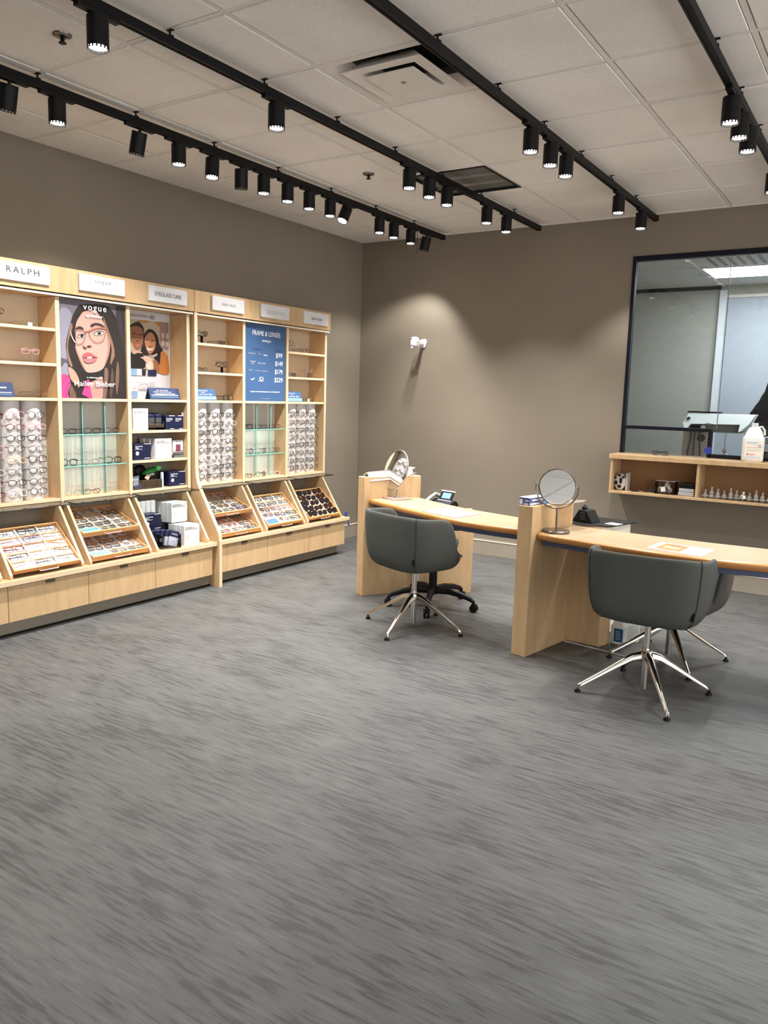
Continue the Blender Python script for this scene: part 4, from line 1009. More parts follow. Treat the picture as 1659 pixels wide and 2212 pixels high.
# ---------------------------------------------------------------- boxes in the right-hand bay of the first cabinet
def carton(label, x1, y0, y1, z, h, depth, m, cat='box', grp=None, deco='white', rot=0):
    t = thing('carton', label, cat, (x1-depth/2, (y0+y1)/2, z), 0, grp)
    mb = MB(); mb.box(x1-depth, x1, y0, y1, z, z+h); mb.build('box_body', m, t, bevel=0.0012)
    w = y1-y0
    if deco == 'white':
        for k, (s_, f) in enumerate((('ANTI-FOG', .45), ('LENS CLEANING SPRAY', .62), ('PERFECT FOR ALL LENSES', .8))): lettering(t, s_, .007, (x1+.0006, y0+w*(.06+f/2), z+h*(.90-.055*k)), M_TEXTG, w*f)
        for zz in (.46, .30):
            mb = MB()
            for s_ in (-1, 1): mb.tube([(x1+.0005, y0+w*.2+s_*w*.07+w*.05*math.cos(a), z+h*zz+w*.035*math.sin(a)) for a in [2*PI*k/10 for k in range(10)]], .0007, 3, True)
            mb.build('spectacle_mark', M_TEXTG, t)
        for q_ in ((x1, x1+.0005, y0+w*.1, y0+w*.42, z+h*.2, z+h*.21), (x1, x1+.0005, y0+w*.1, y0+w*.5, z+h*.06, z+h*.07)):
            mb = MB(); mb.box(*q_); mb.build('fine_print_line', M_TEXTL, t)
    elif deco == 'navy':
        lettering(t, 'Lens Cleaning', .012, (x1+.0006, y0+w*.30, z+h*.84), M_TEXTW, w*.42); lettering(t, 'Wipes', .012, (x1+.0006, y0+w*.2, z+h*.74), M_TEXTW, w*.2)
        for q_ in ((x1, x1+.0005, y0+w*.08, y0+w*.5, z+h*.66, z+h*.675), (x1, x1+.0005, y0+w*.62, y0+w*.96, z+h*.09, z+h*.12), (x1, x1+.0005, y0+w*.6, y0+w, z+h*.97, z+h)):
            mb = MB(); mb.box(*q_); mb.build('printed_line', M_TEXTW, t)
        mb = MB(); mb.add([(x1+.0008, y0+w*.2+w*.09*math.cos(a), z+h*.42+h*.12*math.sin(a)) for a in [2*PI*k/16 for k in range(16)]], [tuple(range(16))]); mb.build('white_disc', M_TEXTW, t, smooth=0)
    elif deco == 'kit':
        lettering(t, 'Lens Care', .010, (x1+.0006, y0+w*.42, z+h*.80), M_TEXTW, w*.66); lettering(t, 'Essential Kit', .010, (x1+.0006, y0+w*.42, z+h*.70), M_TEXTW, w*.66)
        for q_ in ((x1, x1+.0005, y0+w*.5, y0+w*.95, z+h*.05, z+h*.08), (x1, x1+.0005, y0+w*.1, y0+w*.5, z+h*.58, z+h*.60), (x1, x1+.0005, y0+w*.4, y0+w, z+h*.96, z+h)):
            mb = MB(); mb.box(*q_); mb.build('printed_line', M_TEXTW, t)
    return t
M_CTN = mat('white_carton', (216, 215, 218), 0.45)
XC = -4.60
# top shelf z 1.207
carton('white carton with small black print on the top box shelf', XC, 3.775, 3.909, 1.207, .158, .06, M_CTN)
t = thing('pouch_rack', 'clear rack of dark pouches between white carton and navy boxes on the top box shelf', 'rack', (-4.65, 3.99, 1.207))
mb = MB(); mb.box(-4.70, XC, 3.918, 4.055, 1.225, 1.229); mb.box(XC-.003, XC, 3.918, 4.055, 1.225, 1.268); mb.box(-4.70, XC, 3.918, 3.921, 1.207, 1.268); mb.box(-4.70, XC, 4.052, 4.055, 1.207, 1.268); mb.build('acrylic_tray', M_ACR, t, smooth=0)
for k in range(2):
    for j in range(3):
        p = thing('lens_pouch', 'dark grey pouch, %s in the %s half of the clear rack on a shelf' % (['front', 'middle', 'rear'][j], ['left', 'right'][k]), 'pouch', (-4.61-.02*j, 3.955+.065*k, 1.23), 0, 'dark pouches in the clear rack')
        mb = MB(); y_ = 3.952+.066*k; x_ = XC-.012-.022*j
        mb.box(x_-.012, x_, y_-.026, y_+.026, 1.230, 1.300); mb.build('pouch_body', mat('charcoal_cloth', (62, 62, 66), .8), p, bevel=.003)
        mb = MB(); mb.box(x_-.013, x_+.001, y_-.027, y_+.027, 1.296, 1.318+.006*j); mb.build('pouch_top', M_NAVYBOX, p, bevel=.003)
carton('navy care kit box, left of the pair on the top box shelf', XC, 4.072, 4.160, 1.207, .106, .08, M_NAVYBOX, deco='kit', grp='navy care kit boxes')
carton('navy care kit box, right of the pair on the top box shelf', XC, 4.162, 4.248, 1.207, .106, .08, M_NAVYBOX, deco='kit', grp='navy care kit boxes')
def bottle(label, x, y, z, r, h, m, capm, cat='bottle', grp=None):
    t = thing('spray_bottle', label, cat, (x, y, z), 0, grp)
    mb = MB(); mb.lathe([(r*.9, 0), (r, .004), (r, h*.62), (r*.5, h*.70), (r*.42, h*.74)], 16, (x, y, z)); mb.build('bottle_body', m, t)
    mb = MB(); mb.lathe([(r*.55, h*.72), (r*.55, h*.88), (r*.45, h), (0.0001, h)], 14, (x, y, z)); mb.box(x+r*.3, x+r*.9, y-.004, y+.004, z+h*.86, z+h*.94); mb.build('spray_cap', capm, t)
    return t
bottle('white spray bottle beside the navy kit boxes on the top box shelf', -4.625, 4.259, 1.207, .009, .128, M_WHITE, M_WHITE)
# middle shelf z .992
carton('navy wipes box at the left of the middle box shelf', XC, 3.775, 3.930, .992, .118, .10, M_NAVYBOX, deco='navy')
for k in range(3):
    carton('white carton, %s of the row on the middle box shelf' % ['front', 'second', 'rear'][k], XC-.0-.05*k if k else XC, 3.972-.012*k, 4.128-.012*k, .992, .150, .045, M_CTN, grp='white cartons on the middle box shelf', deco='white' if k == 0 else None)
t = thing('gift_card_stand', 'small white holder with a plum coloured square on the middle box shelf', 'card holder', (-4.63, 4.21, .992))
mb = MB(); mb.box(-4.66, -4.62, 4.160, 4.262, 1.012, 1.125); mb.build('card_pack', M_CTN, t, bevel=.002)
mb = MB(); mb.box(-4.6205, -4.619, 4.188, 4.234, 1.040, 1.092); mb.build('plum_square', mat('plum_print', (118, 56, 78), .5), t)
mb = MB(); mb.box(-4.67, -4.612, 4.155, 4.267, .993, 1.010); mb.box(-4.615, -4.612, 4.155, 4.267, 1.010, 1.050); mb.build('acrylic_foot', M_ACR, t, smooth=0)
lettering(t, 'eyecare', .008, (-4.6185, 4.211, 1.113), M_TEXTG, .05)
# bottom shelf z .777
carton('navy wipes box at the right of the bottom box shelf', XC, 4.102, 4.262, .777, .110, .12, M_NAVYBOX, deco='navy')
t = thing('accessory_bin', 'clear bin of cases and cloths on the bottom box shelf', 'bin', (-4.65, 3.9, .777))
mb = MB(); mb.box(-4.72, XC, 3.765, 4.03, .778, .782); mb.box(XC-.003, XC, 3.765, 4.03, .782, .842); mb.box(-4.72, XC-.003, 3.765, 3.768, .782, .842); mb.box(-4.72, XC-.003, 4.027, 4.03, .782, .842); mb.build('bin_walls', M_ACR, t, smooth=0)
mb = MB(); mb.tube([(XC, 3.765, .842), (XC, 4.03, .842)], .0015, 5); mb.tube([(XC, 3.765, .784), (XC, 4.03, .784)], .0015, 5); mb.build('bright_edge', M_STEEL, t)
t = thing('glasses_case', 'green moulded glasses case lying on top of the clear bin', 'case', (-4.64, 3.97, .89))
Mg = Matrix.Translation((-4.648, 3.968, .905)) @ Matrix.Rotation(.25, 4, 'X')
mb = MB(); mb.ball((0, 0, 0), (.034, .085, .022), 18, 10, M=Mg); mb.build('shell', mat('green_plastic', (32, 120, 48), .3), t)
mb = MB(); mb.ball((.012, .055, .002), (.026, .030, .021), 14, 8, M=Mg); mb.build('pale_end', mat('mint_plastic', (96, 206, 128), .3), t)
t = thing('glasses_case', 'black rounded glasses case behind the green one in the clear bin', 'case', (-4.69, 3.90, .80))
mb = MB(); mb.ball((-4.690, 3.90, .90), (.025, .055, .05), 16, 10); mb.box(-4.71, -4.67, 3.86, 3.94, .784, .88); mb.build('shell', M_BLACKP, t)
t = thing('glasses_case', 'black flat glasses case at the left end of the clear bin', 'case', (-4.68, 3.80, .783))
mb = MB(); mb.box(-4.71, -4.665, 3.770, 3.842, .783, .935); mb.build('shell', M_BLACKP, t, bevel=.01)
t = thing('cleaning_cloth', 'pale grey folded cloth at the left of the clear bin', 'cloth', (-4.63, 3.81, .785))
mb = MB(); mb.prism([(3.778, .80), (3.835, .80), (3.848, .878), (3.79, .872)], -4.640, -4.632, 'x'); mb.build('folded_cloth', mat('pale_blue_grey_cloth', (150, 156, 172), .8), t, bevel=.003)
t = thing('cleaning_cloth', 'small blue cloth at the bottom of the clear bin', 'cloth', (-4.62, 3.83, .784))
mb = MB(); mb.prism([(3.80, .784), (3.858, .784), (3.852, .805), (3.832, .822), (3.812, .808)], -4.630, -4.612, 'x'); mb.build('folded_cloth', mat('bright_blue_cloth', (74, 110, 190), .8), t, bevel=.003)
t = thing('tagged_pouch', 'black pouch with a beige swing tag in the clear bin', 'pouch', (-4.63, 3.92, .79))
mb = MB(); mb.prism([(3.86, .79), (4.0, .79), (4.015, .86), (3.95, .875), (3.90, .85)], -4.655, -4.635, 'x'); mb.build('pouch_body', M_BLACKP, t, bevel=.004)
mb = MB(); mb.prism([(3.895, .855), (3.925, .838), (3.95, .868), (3.918, .885)], -4.633, -4.630, 'x'); mb.build('swing_tag', mat('beige_tag', (222, 186, 158), .6), t)
mb = MB(); mb.ball((-4.64, 3.965, .878), (.012, .03, .012), 10, 6); mb.build('white_cap', M_WHITE, t)
t = thing('spray_can', 'slim silver tube standing at the right end of the clear bin', 'tube', (-4.615, 4.048, .777))
mb = MB(); mb.lathe([(.011, 0), (.0125, .002), (.0125, .100), (.011, .112), (.0001, .113)], 16, (-4.617, 4.046, .777)); mb.build('tube_body', mat('pale_silver', (190, 206, 214), .3, .4, var=0), t)
# lowest bay: cartons on the counter z .356
Z0 = 0.356
for k in range(4):
    carton('white carton, %s in the lower row of the counter stack' % ['front', 'second', 'third', 'rear'][k], -4.38-.042*k, 4.045-.002*k, 4.195-.002*k, Z0, .150, .040, M_CTN, grp='white cartons stacked on the counter', deco='white' if k == 0 else None)
for k in range(5):
    carton('white carton, %s in the upper row of the counter stack' % ['front', 'second', 'third', 'fourth', 'rear'][k], -4.51-.041*k, 4.040-.004*k, 4.195-.004*k, Z0+.158, .150, .039, M_CTN, grp='white cartons stacked on the counter', deco='white' if k == 0 else None)
for k in range(4):
    carton('white carton, %s of the shaded rear row under the glass canopy' % ORD[k], -4.60, 3.79+.045*k, 3.828+.045*k, Z0+.18, .150, .10, M_CTN, grp='white cartons under the canopy', deco=None)
t = carton('upper navy box at the left of the counter stack', -4.50, 3.775, 3.93, Z0+.128, .118, .10, M_NAVYBOX, deco='navy')
t = carton('lower navy box at the left of the counter stack', -4.50, 3.785, 3.95, Z0, .120, .12, M_NAVYBOX, deco='navy')
mb = MB(); mb.box(-4.745, -4.6, 3.78, 4.22, Z0, Z0+.158); t = mb.build('storage_box', mat('dark_navy_store_box', (26, 30, 52), .6), None, bevel=.004); tag(t, 'dark storage box at the back of the counter under the stacked cartons', 'box')
mb = MB(); mb.box(-4.745, -4.61, 3.78, 4.22, Z0+.159, Z0+.178); t = mb.build('storage_box', mat('dark_navy_store_lid', (30, 34, 60), .6), None, bevel=.004); tag(t, 'flat dark tray lying on the storage box at the back of the counter', 'tray')
t = thing('pouch_bin', 'clear acrylic bin of navy lens pouches at the front of the counter', 'bin', (-4.43, 3.94, Z0), 0)
Mb = Matrix.Translation((-4.425, 3.925, Z0)) @ Matrix.Rotation(-.25, 4, 'Z')
mb = MB()
for a in ((-.06,.06,-.075,-.072,.001,.10), (-.06,.06,.072,.075,.001,.10), (.057,.06,-.072,.072,.001,.06), (-.06,-.057,-.072,.072,.001,.12), (-.06,.06,-.075,.075,0,.003)): mb.box(*a, M=Mb)
mb.build('bin_walls', M_ACR, t, smooth=0)
mb = MB(); mb.tube([Mb @ Vector(p) for p in ((.06,-.075,.10), (-.06,-.075,.12), (-.06,.075,.12), (.06,.075,.10))], .0016, 5); mb.tube([Mb @ Vector(p) for p in ((.06,-.075,.003), (.06,.075,.003), (-.06,.075,.003))], .0016, 5); mb.build('bright_edge', M_STEEL, t)
for k in range(5):
    p = thing('lens_pouch', ['navy and grey lens pouch leaning forward, front of the clear bin on the counter', 'navy lens pouch, second in the clear bin on the counter', 'dark lens pouch, third in the clear bin on the counter', 'dark lens pouch, fourth in the clear bin on the counter', 'dark lens pouch at the rear of the clear bin on the counter'][k], 'pouch', Mb @ Vector((.03-.02*k, 0, .005)), 0, 'pouches in the acrylic bin')
    Mp = Mb @ Matrix.Translation((.035-.022*k, .015-.018*k, .012)) @ Matrix.Rotation(-.25+.06*k, 4, 'Y') @ Matrix.Rotation(-.35+.12*k, 4, 'X')
    mb = MB(); mb.box(-.006, .006, -.036, .036, 0, .070, M=Mp); mb.build('pouch_body', mat('silver_grey_cloth', (150, 152, 166), .6) if k < 2 else mat('charcoal_cloth', (62, 62, 66), .8), p, bevel=.003)
    mb = MB(); mb.box(-.007, .007, -.037, .037, .068, .118, M=Mp); mb.build('pouch_top', M_NAVYBOX, p, bevel=.003)
    if k == 0:
        me = text_mesh('LENS CLEANER', .008, .045); me.materials.clear(); me.materials.append(M_TEXTW); me.transform(Mp @ Matrix.Translation((.0085, 0, .09)) @ FACE_X)
        child('lettering', me, p).matrix_parent_inverse = WM(p).inverted()
t = thing('hanging_tag', 'small blue tag hanging over the near end of the far cabinet counter', 'tag', (-4.33, 6.07, .33))
mb = MB(); mb.box(-4.352, -4.338, 6.035, 6.062, .357, .40); mb.build('tag_body', mat('royal_blue', (40, 60, 150), .4), t, bevel=.003)
mb = MB(); mb.tube([(-4.345, 6.06, .365), (-4.338, 6.072, .35), (-4.335, 6.072, .30), (-4.33, 6.078, .27)], [.003, .003, .004, .009], 6); mb.build('tag_tail', mat('royal_blue', (40, 60, 150), .4), t)

# ================================================================ SERVICE DESKS
def inset(poly, d):
    n = len(poly); out = []
    for i in range(n):
        a, b, c = Vector(poly[i-1]), Vector(poly[i]), Vector(poly[(i+1) % n])
        e1 = (b-a).normalized(); e2 = (c-b).normalized()
        n1 = Vector((-e1.y, e1.x)); n2 = Vector((-e2.y, e2.x)); m = (n1+n2); m = m/(max(0.3, m.length_squared/2))
        p = b+m*d; out.append((p.x, p.y))
    return out
def ccw(p):
    a = sum(p[i-1][0]*p[i][1]-p[i][0]*p[i-1][1] for i in range(len(p)))
    return p if a > 0 else p[::-1]
def worktop(parent, poly, ztop=0.742, th=0.042):
    poly = ccw(poly); prof = [(0.016, 0), (0.004, -0.004), (0.0, -0.012), (0.0, -0.028), (0.005, -0.038), (0.016, -th)]
    mb = MB(); n = len(poly); rings = []
    for d, dz in prof:
        q = inset(poly, d); rings.append([(x, y, ztop+dz) for x, y in q])
    mb.add(rings[0], [tuple(range(n))], 0)
    vs = [v for r in rings for v in r]; fs = []
    for i in range(len(rings)-1):
        for k in range(n):
            k2 = (k+1) % n; fs.append(((i+1)*n+k, (i+1)*n+k2, i*n+k2, i*n+k))
    mb.add(vs, fs, 1); mb.add(rings[-1], [tuple(range(n))[::-1]], 1)
    mb.build('desktop', [M_TOP, M_BULL], parent, smooth=50)
    q = inset(poly, 0.035)
    mb = MB(); mb.prism(q, ztop-th-0.030, ztop-th, 'z'); mb.build('edge_strip', M_STRIP, parent)
D1 = [(-3.272,4.832),(-3.155,4.780),(-2.919,4.660),(-2.668,4.533),(-2.449,4.436),(-2.255,4.372),(-2.033,4.340),(-1.874,4.335),(-1.797,4.345),(-1.742,4.700),(-2.057,4.786),(-2.454,4.893),(-2.797,5.052),(-3.077,5.217)]
D2 = [(-1.712,4.292),(-1.690,4.262),(-1.640,4.252),(-1.518,4.228),(-1.359,4.196),(-1.200,4.168),(-1.043,4.146),(-0.90,4.136),(-0.781,4.134),(-0.62,4.148),(-0.47,4.175),(-0.30,4.215),(-0.10,4.275),(0.016,4.312),(-0.025,4.705),(-0.25,4.685),(-0.534,4.669),(-0.829,4.659),(-1.189,4.668),(-1.640,4.701)]
def panel_wall(parent, poly, z):
    mb = MB(); mb.prism(poly, 0, z, 'z'); o = mb.build('partition_panel', M_WOOD, parent, bevel=0.003)
    return o
t1 = thing('service_desk', 'curved maple service desk on the left, between two low partitions', 'desk', (-2.5, 4.7, 0))
panel_wall(t1, [(-3.362,4.830),(-3.279,4.794),(-3.050,5.225),(-3.133,5.261)], 0.905)
mb = MB(); mb.prism([(-3.331,4.860),(-3.288,4.842),(-3.085,5.200),(-3.128,5.222)], 0.9052, 0.9065, 'z'); mb.build('top_slot', mat('dark_slot', (40, 34, 30), .8), t1)
worktop(t1, D1)
mb = MB(); mb.cyl((-2.952, 5.021, .7422), (-2.952, 5.021, .7445), 0.03, n=24); mb.build('cable_cap', mat('cream_plastic', (240, 234, 220), .4), t1)
t2 = thing('service_desk', 'curved maple service desk on the right, running out of the picture', 'desk', (-0.9, 4.4, 0))
panel_wall(t2, [(-1.814,4.243),(-1.717,4.226),(-1.645,4.700),(-1.742,4.717)], 0.898)
panel_wall(t2, [(0.020,4.29),(0.115,4.31),(0.075,4.77),(-0.020,4.75)], 0.898)
worktop(t2, D2)
mb = MB(); mb.prism([(-1.650,4.704),(-1.432,4.695),(-1.404,4.767),(-1.404,4.83),(-1.66,4.84)], 0.0, 0.668, 'z'); mb.build('pedestal', M_WOOD, t2, bevel=.003)
t = thing('side_cabinet', 'angled maple side cabinet with a round finger hole behind the left desk', 'cabinet', (-2.9, 5.3, 0))
ped = [(-3.035,5.225),(-3.012,5.178),(-2.74,5.385),(-2.676,5.417),(-2.80,5.62),(-3.12,5.38)]
mb = MB(); mb.prism(ped, 0, 0.635, 'z'); mb.build('carcass', M_WOOD, t, bevel=.003)
mb = MB(); dx, dy = (.355/.446, .27/.446); c0 = Vector((-2.765, 5.366)); nn = Vector((dy, -dx))
pts = [(c0.x+dx*.02*math.cos(a)+nn.x*.002, c0.y+dy*.02*math.cos(a)+nn.y*.002, .555+.02*math.sin(a)) for a in [PI+PI*k/10 for k in range(11)]]
mb.add(pts, [tuple(range(11))]); mb.build('finger_hole', M_DARK, t, smooth=0)
t = thing('printer_cabinet', 'cream printer stand with a dark top behind the right partition', 'cabinet', (-1.6, 5.05, 0))
mb = MB(); mb.prism([(-1.72,4.93),(-1.50,4.90),(-1.42,5.20),(-1.68,5.24)], 0, 0.722, 'z'); mb.build('cream_body', mat('cream_plastic', (240, 234, 220), .4), t, bevel=.012)
mb = MB(); mb.prism([(-1.73,4.87),(-1.60,4.84),(-1.55,4.89),(-1.47,4.90),(-1.39,5.22),(-1.69,5.26)], 0.7225, 0.730, 'z'); mb.build('dark_top', M_BLACKP, t, bevel=.002)

# things on the left desk
def basis(n, upv=Vector((0,0,1))):
    n = n.normalized(); x = upv.cross(n).normalized(); y = n.cross(x)
    return Matrix(((x.x, y.x, n.x, 0), (x.y, y.y, n.y, 0), (x.z, y.z, n.z, 0), (0, 0, 0, 1)))
t = thing('vanity_mirror', 'tilted oval-looking steel mirror on a square base on the left desk', 'mirror', (-3.115, 4.985, 0.742))
Mb = Matrix.Translation((-3.115, 4.985, .7422)) @ Matrix.Rotation(math.radians(-22), 4, 'Z')
mb = MB(); mb.box(-.082, .082, -.082, .082, 0, .011, M=Mb); mb.build('square_base', mat('pinkish_steel', (196, 176, 168), .3, .7, var=0), t, bevel=.003)
mb = MB(); mb.cyl(Mb @ Vector((0,0,.011)), Mb @ Vector((0,0,.07)), .0055, n=10); mb.lathe([(.011, .011), (.011, .016), (.006, .02)], 12, M=Mb); mb.build('stem', M_STEEL, t)
Mm = Matrix.Translation((-3.130, 4.985, .957)) @ basis(Vector((-.40, -.86, .24)))
mb = MB(); mb.disc(.147, .004, M=Mm); mb.build('mirror_face', M_MIRROR, t, smooth=0)
mb = MB(); mb.tube([(math.cos(2*PI*k/48)*.150, math.sin(2*PI*k/48)*.150, 0) for k in range(48)], .0055, 8, True, M=Mm); mb.lathe([(.149, -.003), (.12, -.008), (.0001, -.009)], 40, M=Mm); mb.build('steel_rim', M_STEEL, t)
def sheet(label, cat, pts, z, name, col, parts=(), th=0.0015):
    t = thing(name, label, cat, (sum(p[0] for p in pts)/4, sum(p[1] for p in pts)/4, z))
    mb = MB(); mb.prism(pts, z+.0003, z+th, 'z'); mb.build('sheet', col, t)
    P = [Vector((p[0], p[1], 0)) for p in pts]
    def at(u, v): return P[0].lerp(P[3], u).lerp(P[1].lerp(P[2], u), v)
    for i, (u0, u1, v0, v1, m) in enumerate(parts):
        q = [at(u0,v0), at(u1,v0), at(u1,v1), at(u0,v1)]
        mb = MB(); mb.prism([(a.x, a.y) for a in q], z+th+.0001*(i+1), z+th+.0003*(i+1), 'z'); mb.build('printed_patch', m, t)
    return t
M_OR = mat('orange_photo', (172, 108, 62), .5); M_PK = mat('mauve_mat', (158, 136, 148), .4)
sheet('mauve printed counter mat on the left desk', 'mat', [(-2.637,4.547),(-2.584,4.822),(-2.272,4.701),(-2.326,4.432)], .742, 'counter_mat', M_PK,
      [(.04,.60,.06,.94,mat('mauve_print', (168, 148, 155), .4)), (.26,.60,.42,.86,mat('rose_print', (176, 134, 126), .4)), (.62,.97,.05,.95,mat('lilac_print', (166, 164, 184), .4)), (.72,.92,.3,.55,mat('pale_text_grey', (146, 150, 170), .4))], .003)
sheet('white printed flyer with an orange photo on the right desk', 'paper', [(-1.066,4.244),(-1.047,4.466),(-.759,4.413),(-.779,4.173)], .742, 'flyer', M_PAPER,
      [(.12,.58,.10,.92,M_OR), (.20,.50,.30,.60,mat('cream_photo', (198, 162, 118), .5)), (.28,.44,.62,.86,mat('brown_photo', (160, 96, 56), .5)), (.66,.92,.35,.62,mat('pale_text_grey', (146, 150, 170), .4)), (.62,.98,.08,.12,M_TEXTL)])
t = thing('paper_leaflets', 'crumpled white printed leaflets lying over the edge of the left partition top', 'paper', (-3.25, 4.92, .905))
d_ = Vector((.40, .75, 0)).normalized(); r_ = Vector((.75, -.40, 0)).normalized()
def quadslab(o, a, b, th, n):
    q = [o, o+a, o+a+b, o+b]; nn = n*th
    return [tuple(v) for v in q]+[tuple(v+nn) for v in q]
o0 = Vector((-3.345, 4.870, .910))
mb = MB(); mb.add(quadslab(o0, d_*.26+Vector((0,0,.018)), r_*.06+Vector((0,0,.025)), .004, Vector((0,0,1))), [(0,3,2,1),(4,5,6,7),(0,1,5,4),(1,2,6,5),(2,3,7,6),(3,0,4,7)]); mb.build('folded_sheet', M_PAPER, t, smooth=0)
o1 = o0+r_*.06+Vector((0,0,.024))
mb = MB(); mb.add(quadslab(o1, d_*.26+Vector((0,0,.012)), r_*.038+Vector((0,0,-.060))-d_*-.01, .002, Vector((.6,-.3,.5))), [(0,3,2,1),(4,5,6,7),(0,1,5,4),(1,2,6,5),(2,3,7,6),(3,0,4,7)]); mb.build('hanging_flap', M_PAPER, t, smooth=0)
for k in range(4):
    o2 = o1+Vector((.012+.008*k, -.002-.003*k, -.012-.011*k))+d_*.03; m_ = MB(); m_.add([tuple(v) for v in (o2, o2+d_*.16, o2+d_*.16+Vector((.001,0,-.003)), o2+Vector((.001,0,-.003)))], [(0,1,2,3)]); m_.build('print_line', M_TEXTL, t, smooth=0)
t = thing('paper_leaflets', 'curled white paper standing at the far end of the left partition top', 'paper', (-3.10, 5.12, .905))
mb = MB(); P = [(-3.125,5.10,.907),(-3.105,5.12,.975),(-3.062,5.14,.972),(-3.085,5.13,.955),(-3.08,5.13,.930),(-3.055,5.15,.936),(-3.10,5.12,.907)]
mb.add(P, [tuple(range(7))]); mb.add([(a+.006, b+.012, c) for a, b, c in P], [tuple(range(7))[::-1]]); mb.add(P+[(a+.006, b+.012, c) for a, b, c in P], [(i, (i+1) % 7, 7+(i+1) % 7, 7+i) for i in range(7)]); mb.build('curled_sheet', M_PAPER, t, smooth=0)
# desk phone on the side cabinet
t = thing('desk_phone', 'black and silver desk phone with a lit blue screen behind the left desk', 'phone', (-2.96, 5.37, .636), math.radians(-14))
mb = MB(); mb.prism([(-.10, .0), (.09, .0), (.09, .02), (-.04, .07), (-.07, .075), (-.10, .05)], -.11, .11, 'x'); 
me_ = mb.build('base', M_BLACKP, t, world=False, bevel=.004)
me_.location = (0, 0, 0); me_.rotation_euler = (0, 0, PI)
Ms = Matrix.Translation((.0, .065, .105)) @ Matrix.Rotation(math.radians(58), 4, 'X')
mb = MB(); mb.box(-.055, .075, -.042, .042, -.012, 0, M=Ms); mb.build('screen_housing', M_BLACKP, t, world=False, bevel=.003)
mb = MB(); mb.box(-.060, .080, .036, .046, -.010, .002, M=Ms); mb.box(-.060, .080, -.052, -.038, -.010, .003, M=Ms); mb.build('silver_trim', mat('silver_plastic', (214, 216, 220), .35), t, world=False, bevel=.002)
mb = MB(); mb.box(-.030, .055, -.022, .024, 0, .001, M=Ms); mb.build('screen', mat('lit_blue_screen', (92, 160, 240), emit=.9), t, world=False)
mb = MB(); mb.tube([(-.090, .085, .095), (-.093, .05, .112), (-.096, 0, .088), (-.098, -.06, .05)], [.018, .013, .013, .017], 10); mb.build('handset', mat('silver_handset', (150, 152, 154), .3), t, world=False)
for r in range(3):
    for k in range(4):
        mb = MB(); mb.box(-.03+.024*k, -.014+.024*k, -.07+.02*r, -.056+.02*r, .026+.009*r, .040+.009*r); mb.build('key', M_STEEL, t, world=False)
mb = MB(); mb.box(.085, .13, -.10, -.04, 0, .012); mb.build('side_keypad', mat('silver_plastic', (214, 216, 220), .35), t, world=False, bevel=.002)

# things on the right partition and desk
t = thing('round_mirror', 'round swivel mirror on a stem and disc base on the right desk', 'mirror', (-1.622, 4.365, .742))
x, y = -1.622, 4.365
mb = MB(); mb.lathe([(.0001, .0005), (.077, .0005), (.078, .006), (.078, .012), (.074, .017), (.0001, .020)], 40, (x, y, .742)); mb.build('disc_base', M_BRONZE, t)
mb = MB(); mb.cyl((x, y, .760), (x-.003, y, .885), .0062, n=12); mb.build('stem', M_BRONZE, t)
nv = Vector((.40, -.90, .22)).normalized(); Mv = Matrix.Translation((x-.008, y, 1.006)) @ basis(Vector((.40, -.90, 0.02)))
mb = MB(); mb.tube([(.122*math.cos(a), .122*math.sin(a), 0) for a in [PI*1.0+PI*k/24 for k in range(-1, 26)]], .0045, 8, M=Mv)
for s in (-1, 1): mb.cyl((s*.122, .004, 0), (s*.104, .004, 0), .004, n=8, M=Mv); mb.ball((s*.122, .016, 0), .006, 8, 6, M=Mv)
mb.build('yoke', M_BRONZE, t)
Mm = Matrix.Translation((x-.008, y, 1.010)) @ basis(nv)
mb = MB(); mb.disc(.100, .004, M=Mm); mb.build('mirror_face', M_MIRROR, t, smooth=0)
mb = MB(); mb.tube([(math.cos(2*PI*k/48)*.103, math.sin(2*PI*k/48)*.103, 0) for k in range(48)], .0055, 8, True, M=Mm); mb.lathe([(.102, -.003), (.0001, -.005)], 40, M=Mm); mb.build('rim', M_BRONZE, t)
t = thing('wipes_box', 'blue and white cardboard glove box on top of the right partition', 'box', (-1.76, 4.33, .898))
Mw = Matrix.Translation((-1.768, 4.335, .898)) @ Matrix.Rotation(math.radians(-10), 4, 'Z')
mb = MB(); mb.box(-.036, .036, -.085, .085, 0.0005, .044, M=Mw); mb.build('box_body', mat('violet_blue_card', (84, 88, 140), .5), t, bevel=.001)
mb = MB(); mb.box(-.0365, .0365, -.0855, .0855, .0435, .046, M=Mw); mb.build('pale_lid', mat('pale_blue_lid', (206, 226, 240), .5), t)
mb = MB(); mb.box(-.033, -.012, -.0862, -.085, .006, .034, M=Mw); mb.box(.0, .028, -.0862, -.085, .004, .012, M=Mw); mb.box(.004, .028, -.0862, -.085, .024, .030, M=Mw); mb.box(.036, .0368, -.08, .02, .004, .013, M=Mw); mb.box(.036, .0368, -.06, .06, .026, .034, M=Mw); mb.build('white_print', M_TEXTW, t)
t = thing('blue_glove', 'crumpled bright blue disposable glove beside the glove box', 'glove', (-1.715, 4.40, .898))
mb = MB(); mb.ball((-1.722, 4.420, .909), (.012, .030, .010), 10, 6); mb.ball((-1.712, 4.445, .906), (.010, .020, .008), 8, 5); mb.ball((-1.718, 4.395, .905), (.007, .018, .006), 8, 5); mb.build('glove_body', mat('bright_blue_nitrile', (56, 132, 214), .5), t)
t = thing('paper_sheet', 'white paper lying on the far end of the right partition top', 'paper', (-1.66, 4.62, .898))
mb = MB(); mb.prism([(-1.72,4.50),(-1.62,4.48),(-1.57,4.66),(-1.66,4.69)], .8984, .900, 'z'); mb.build('sheet', M_PAPER, t)
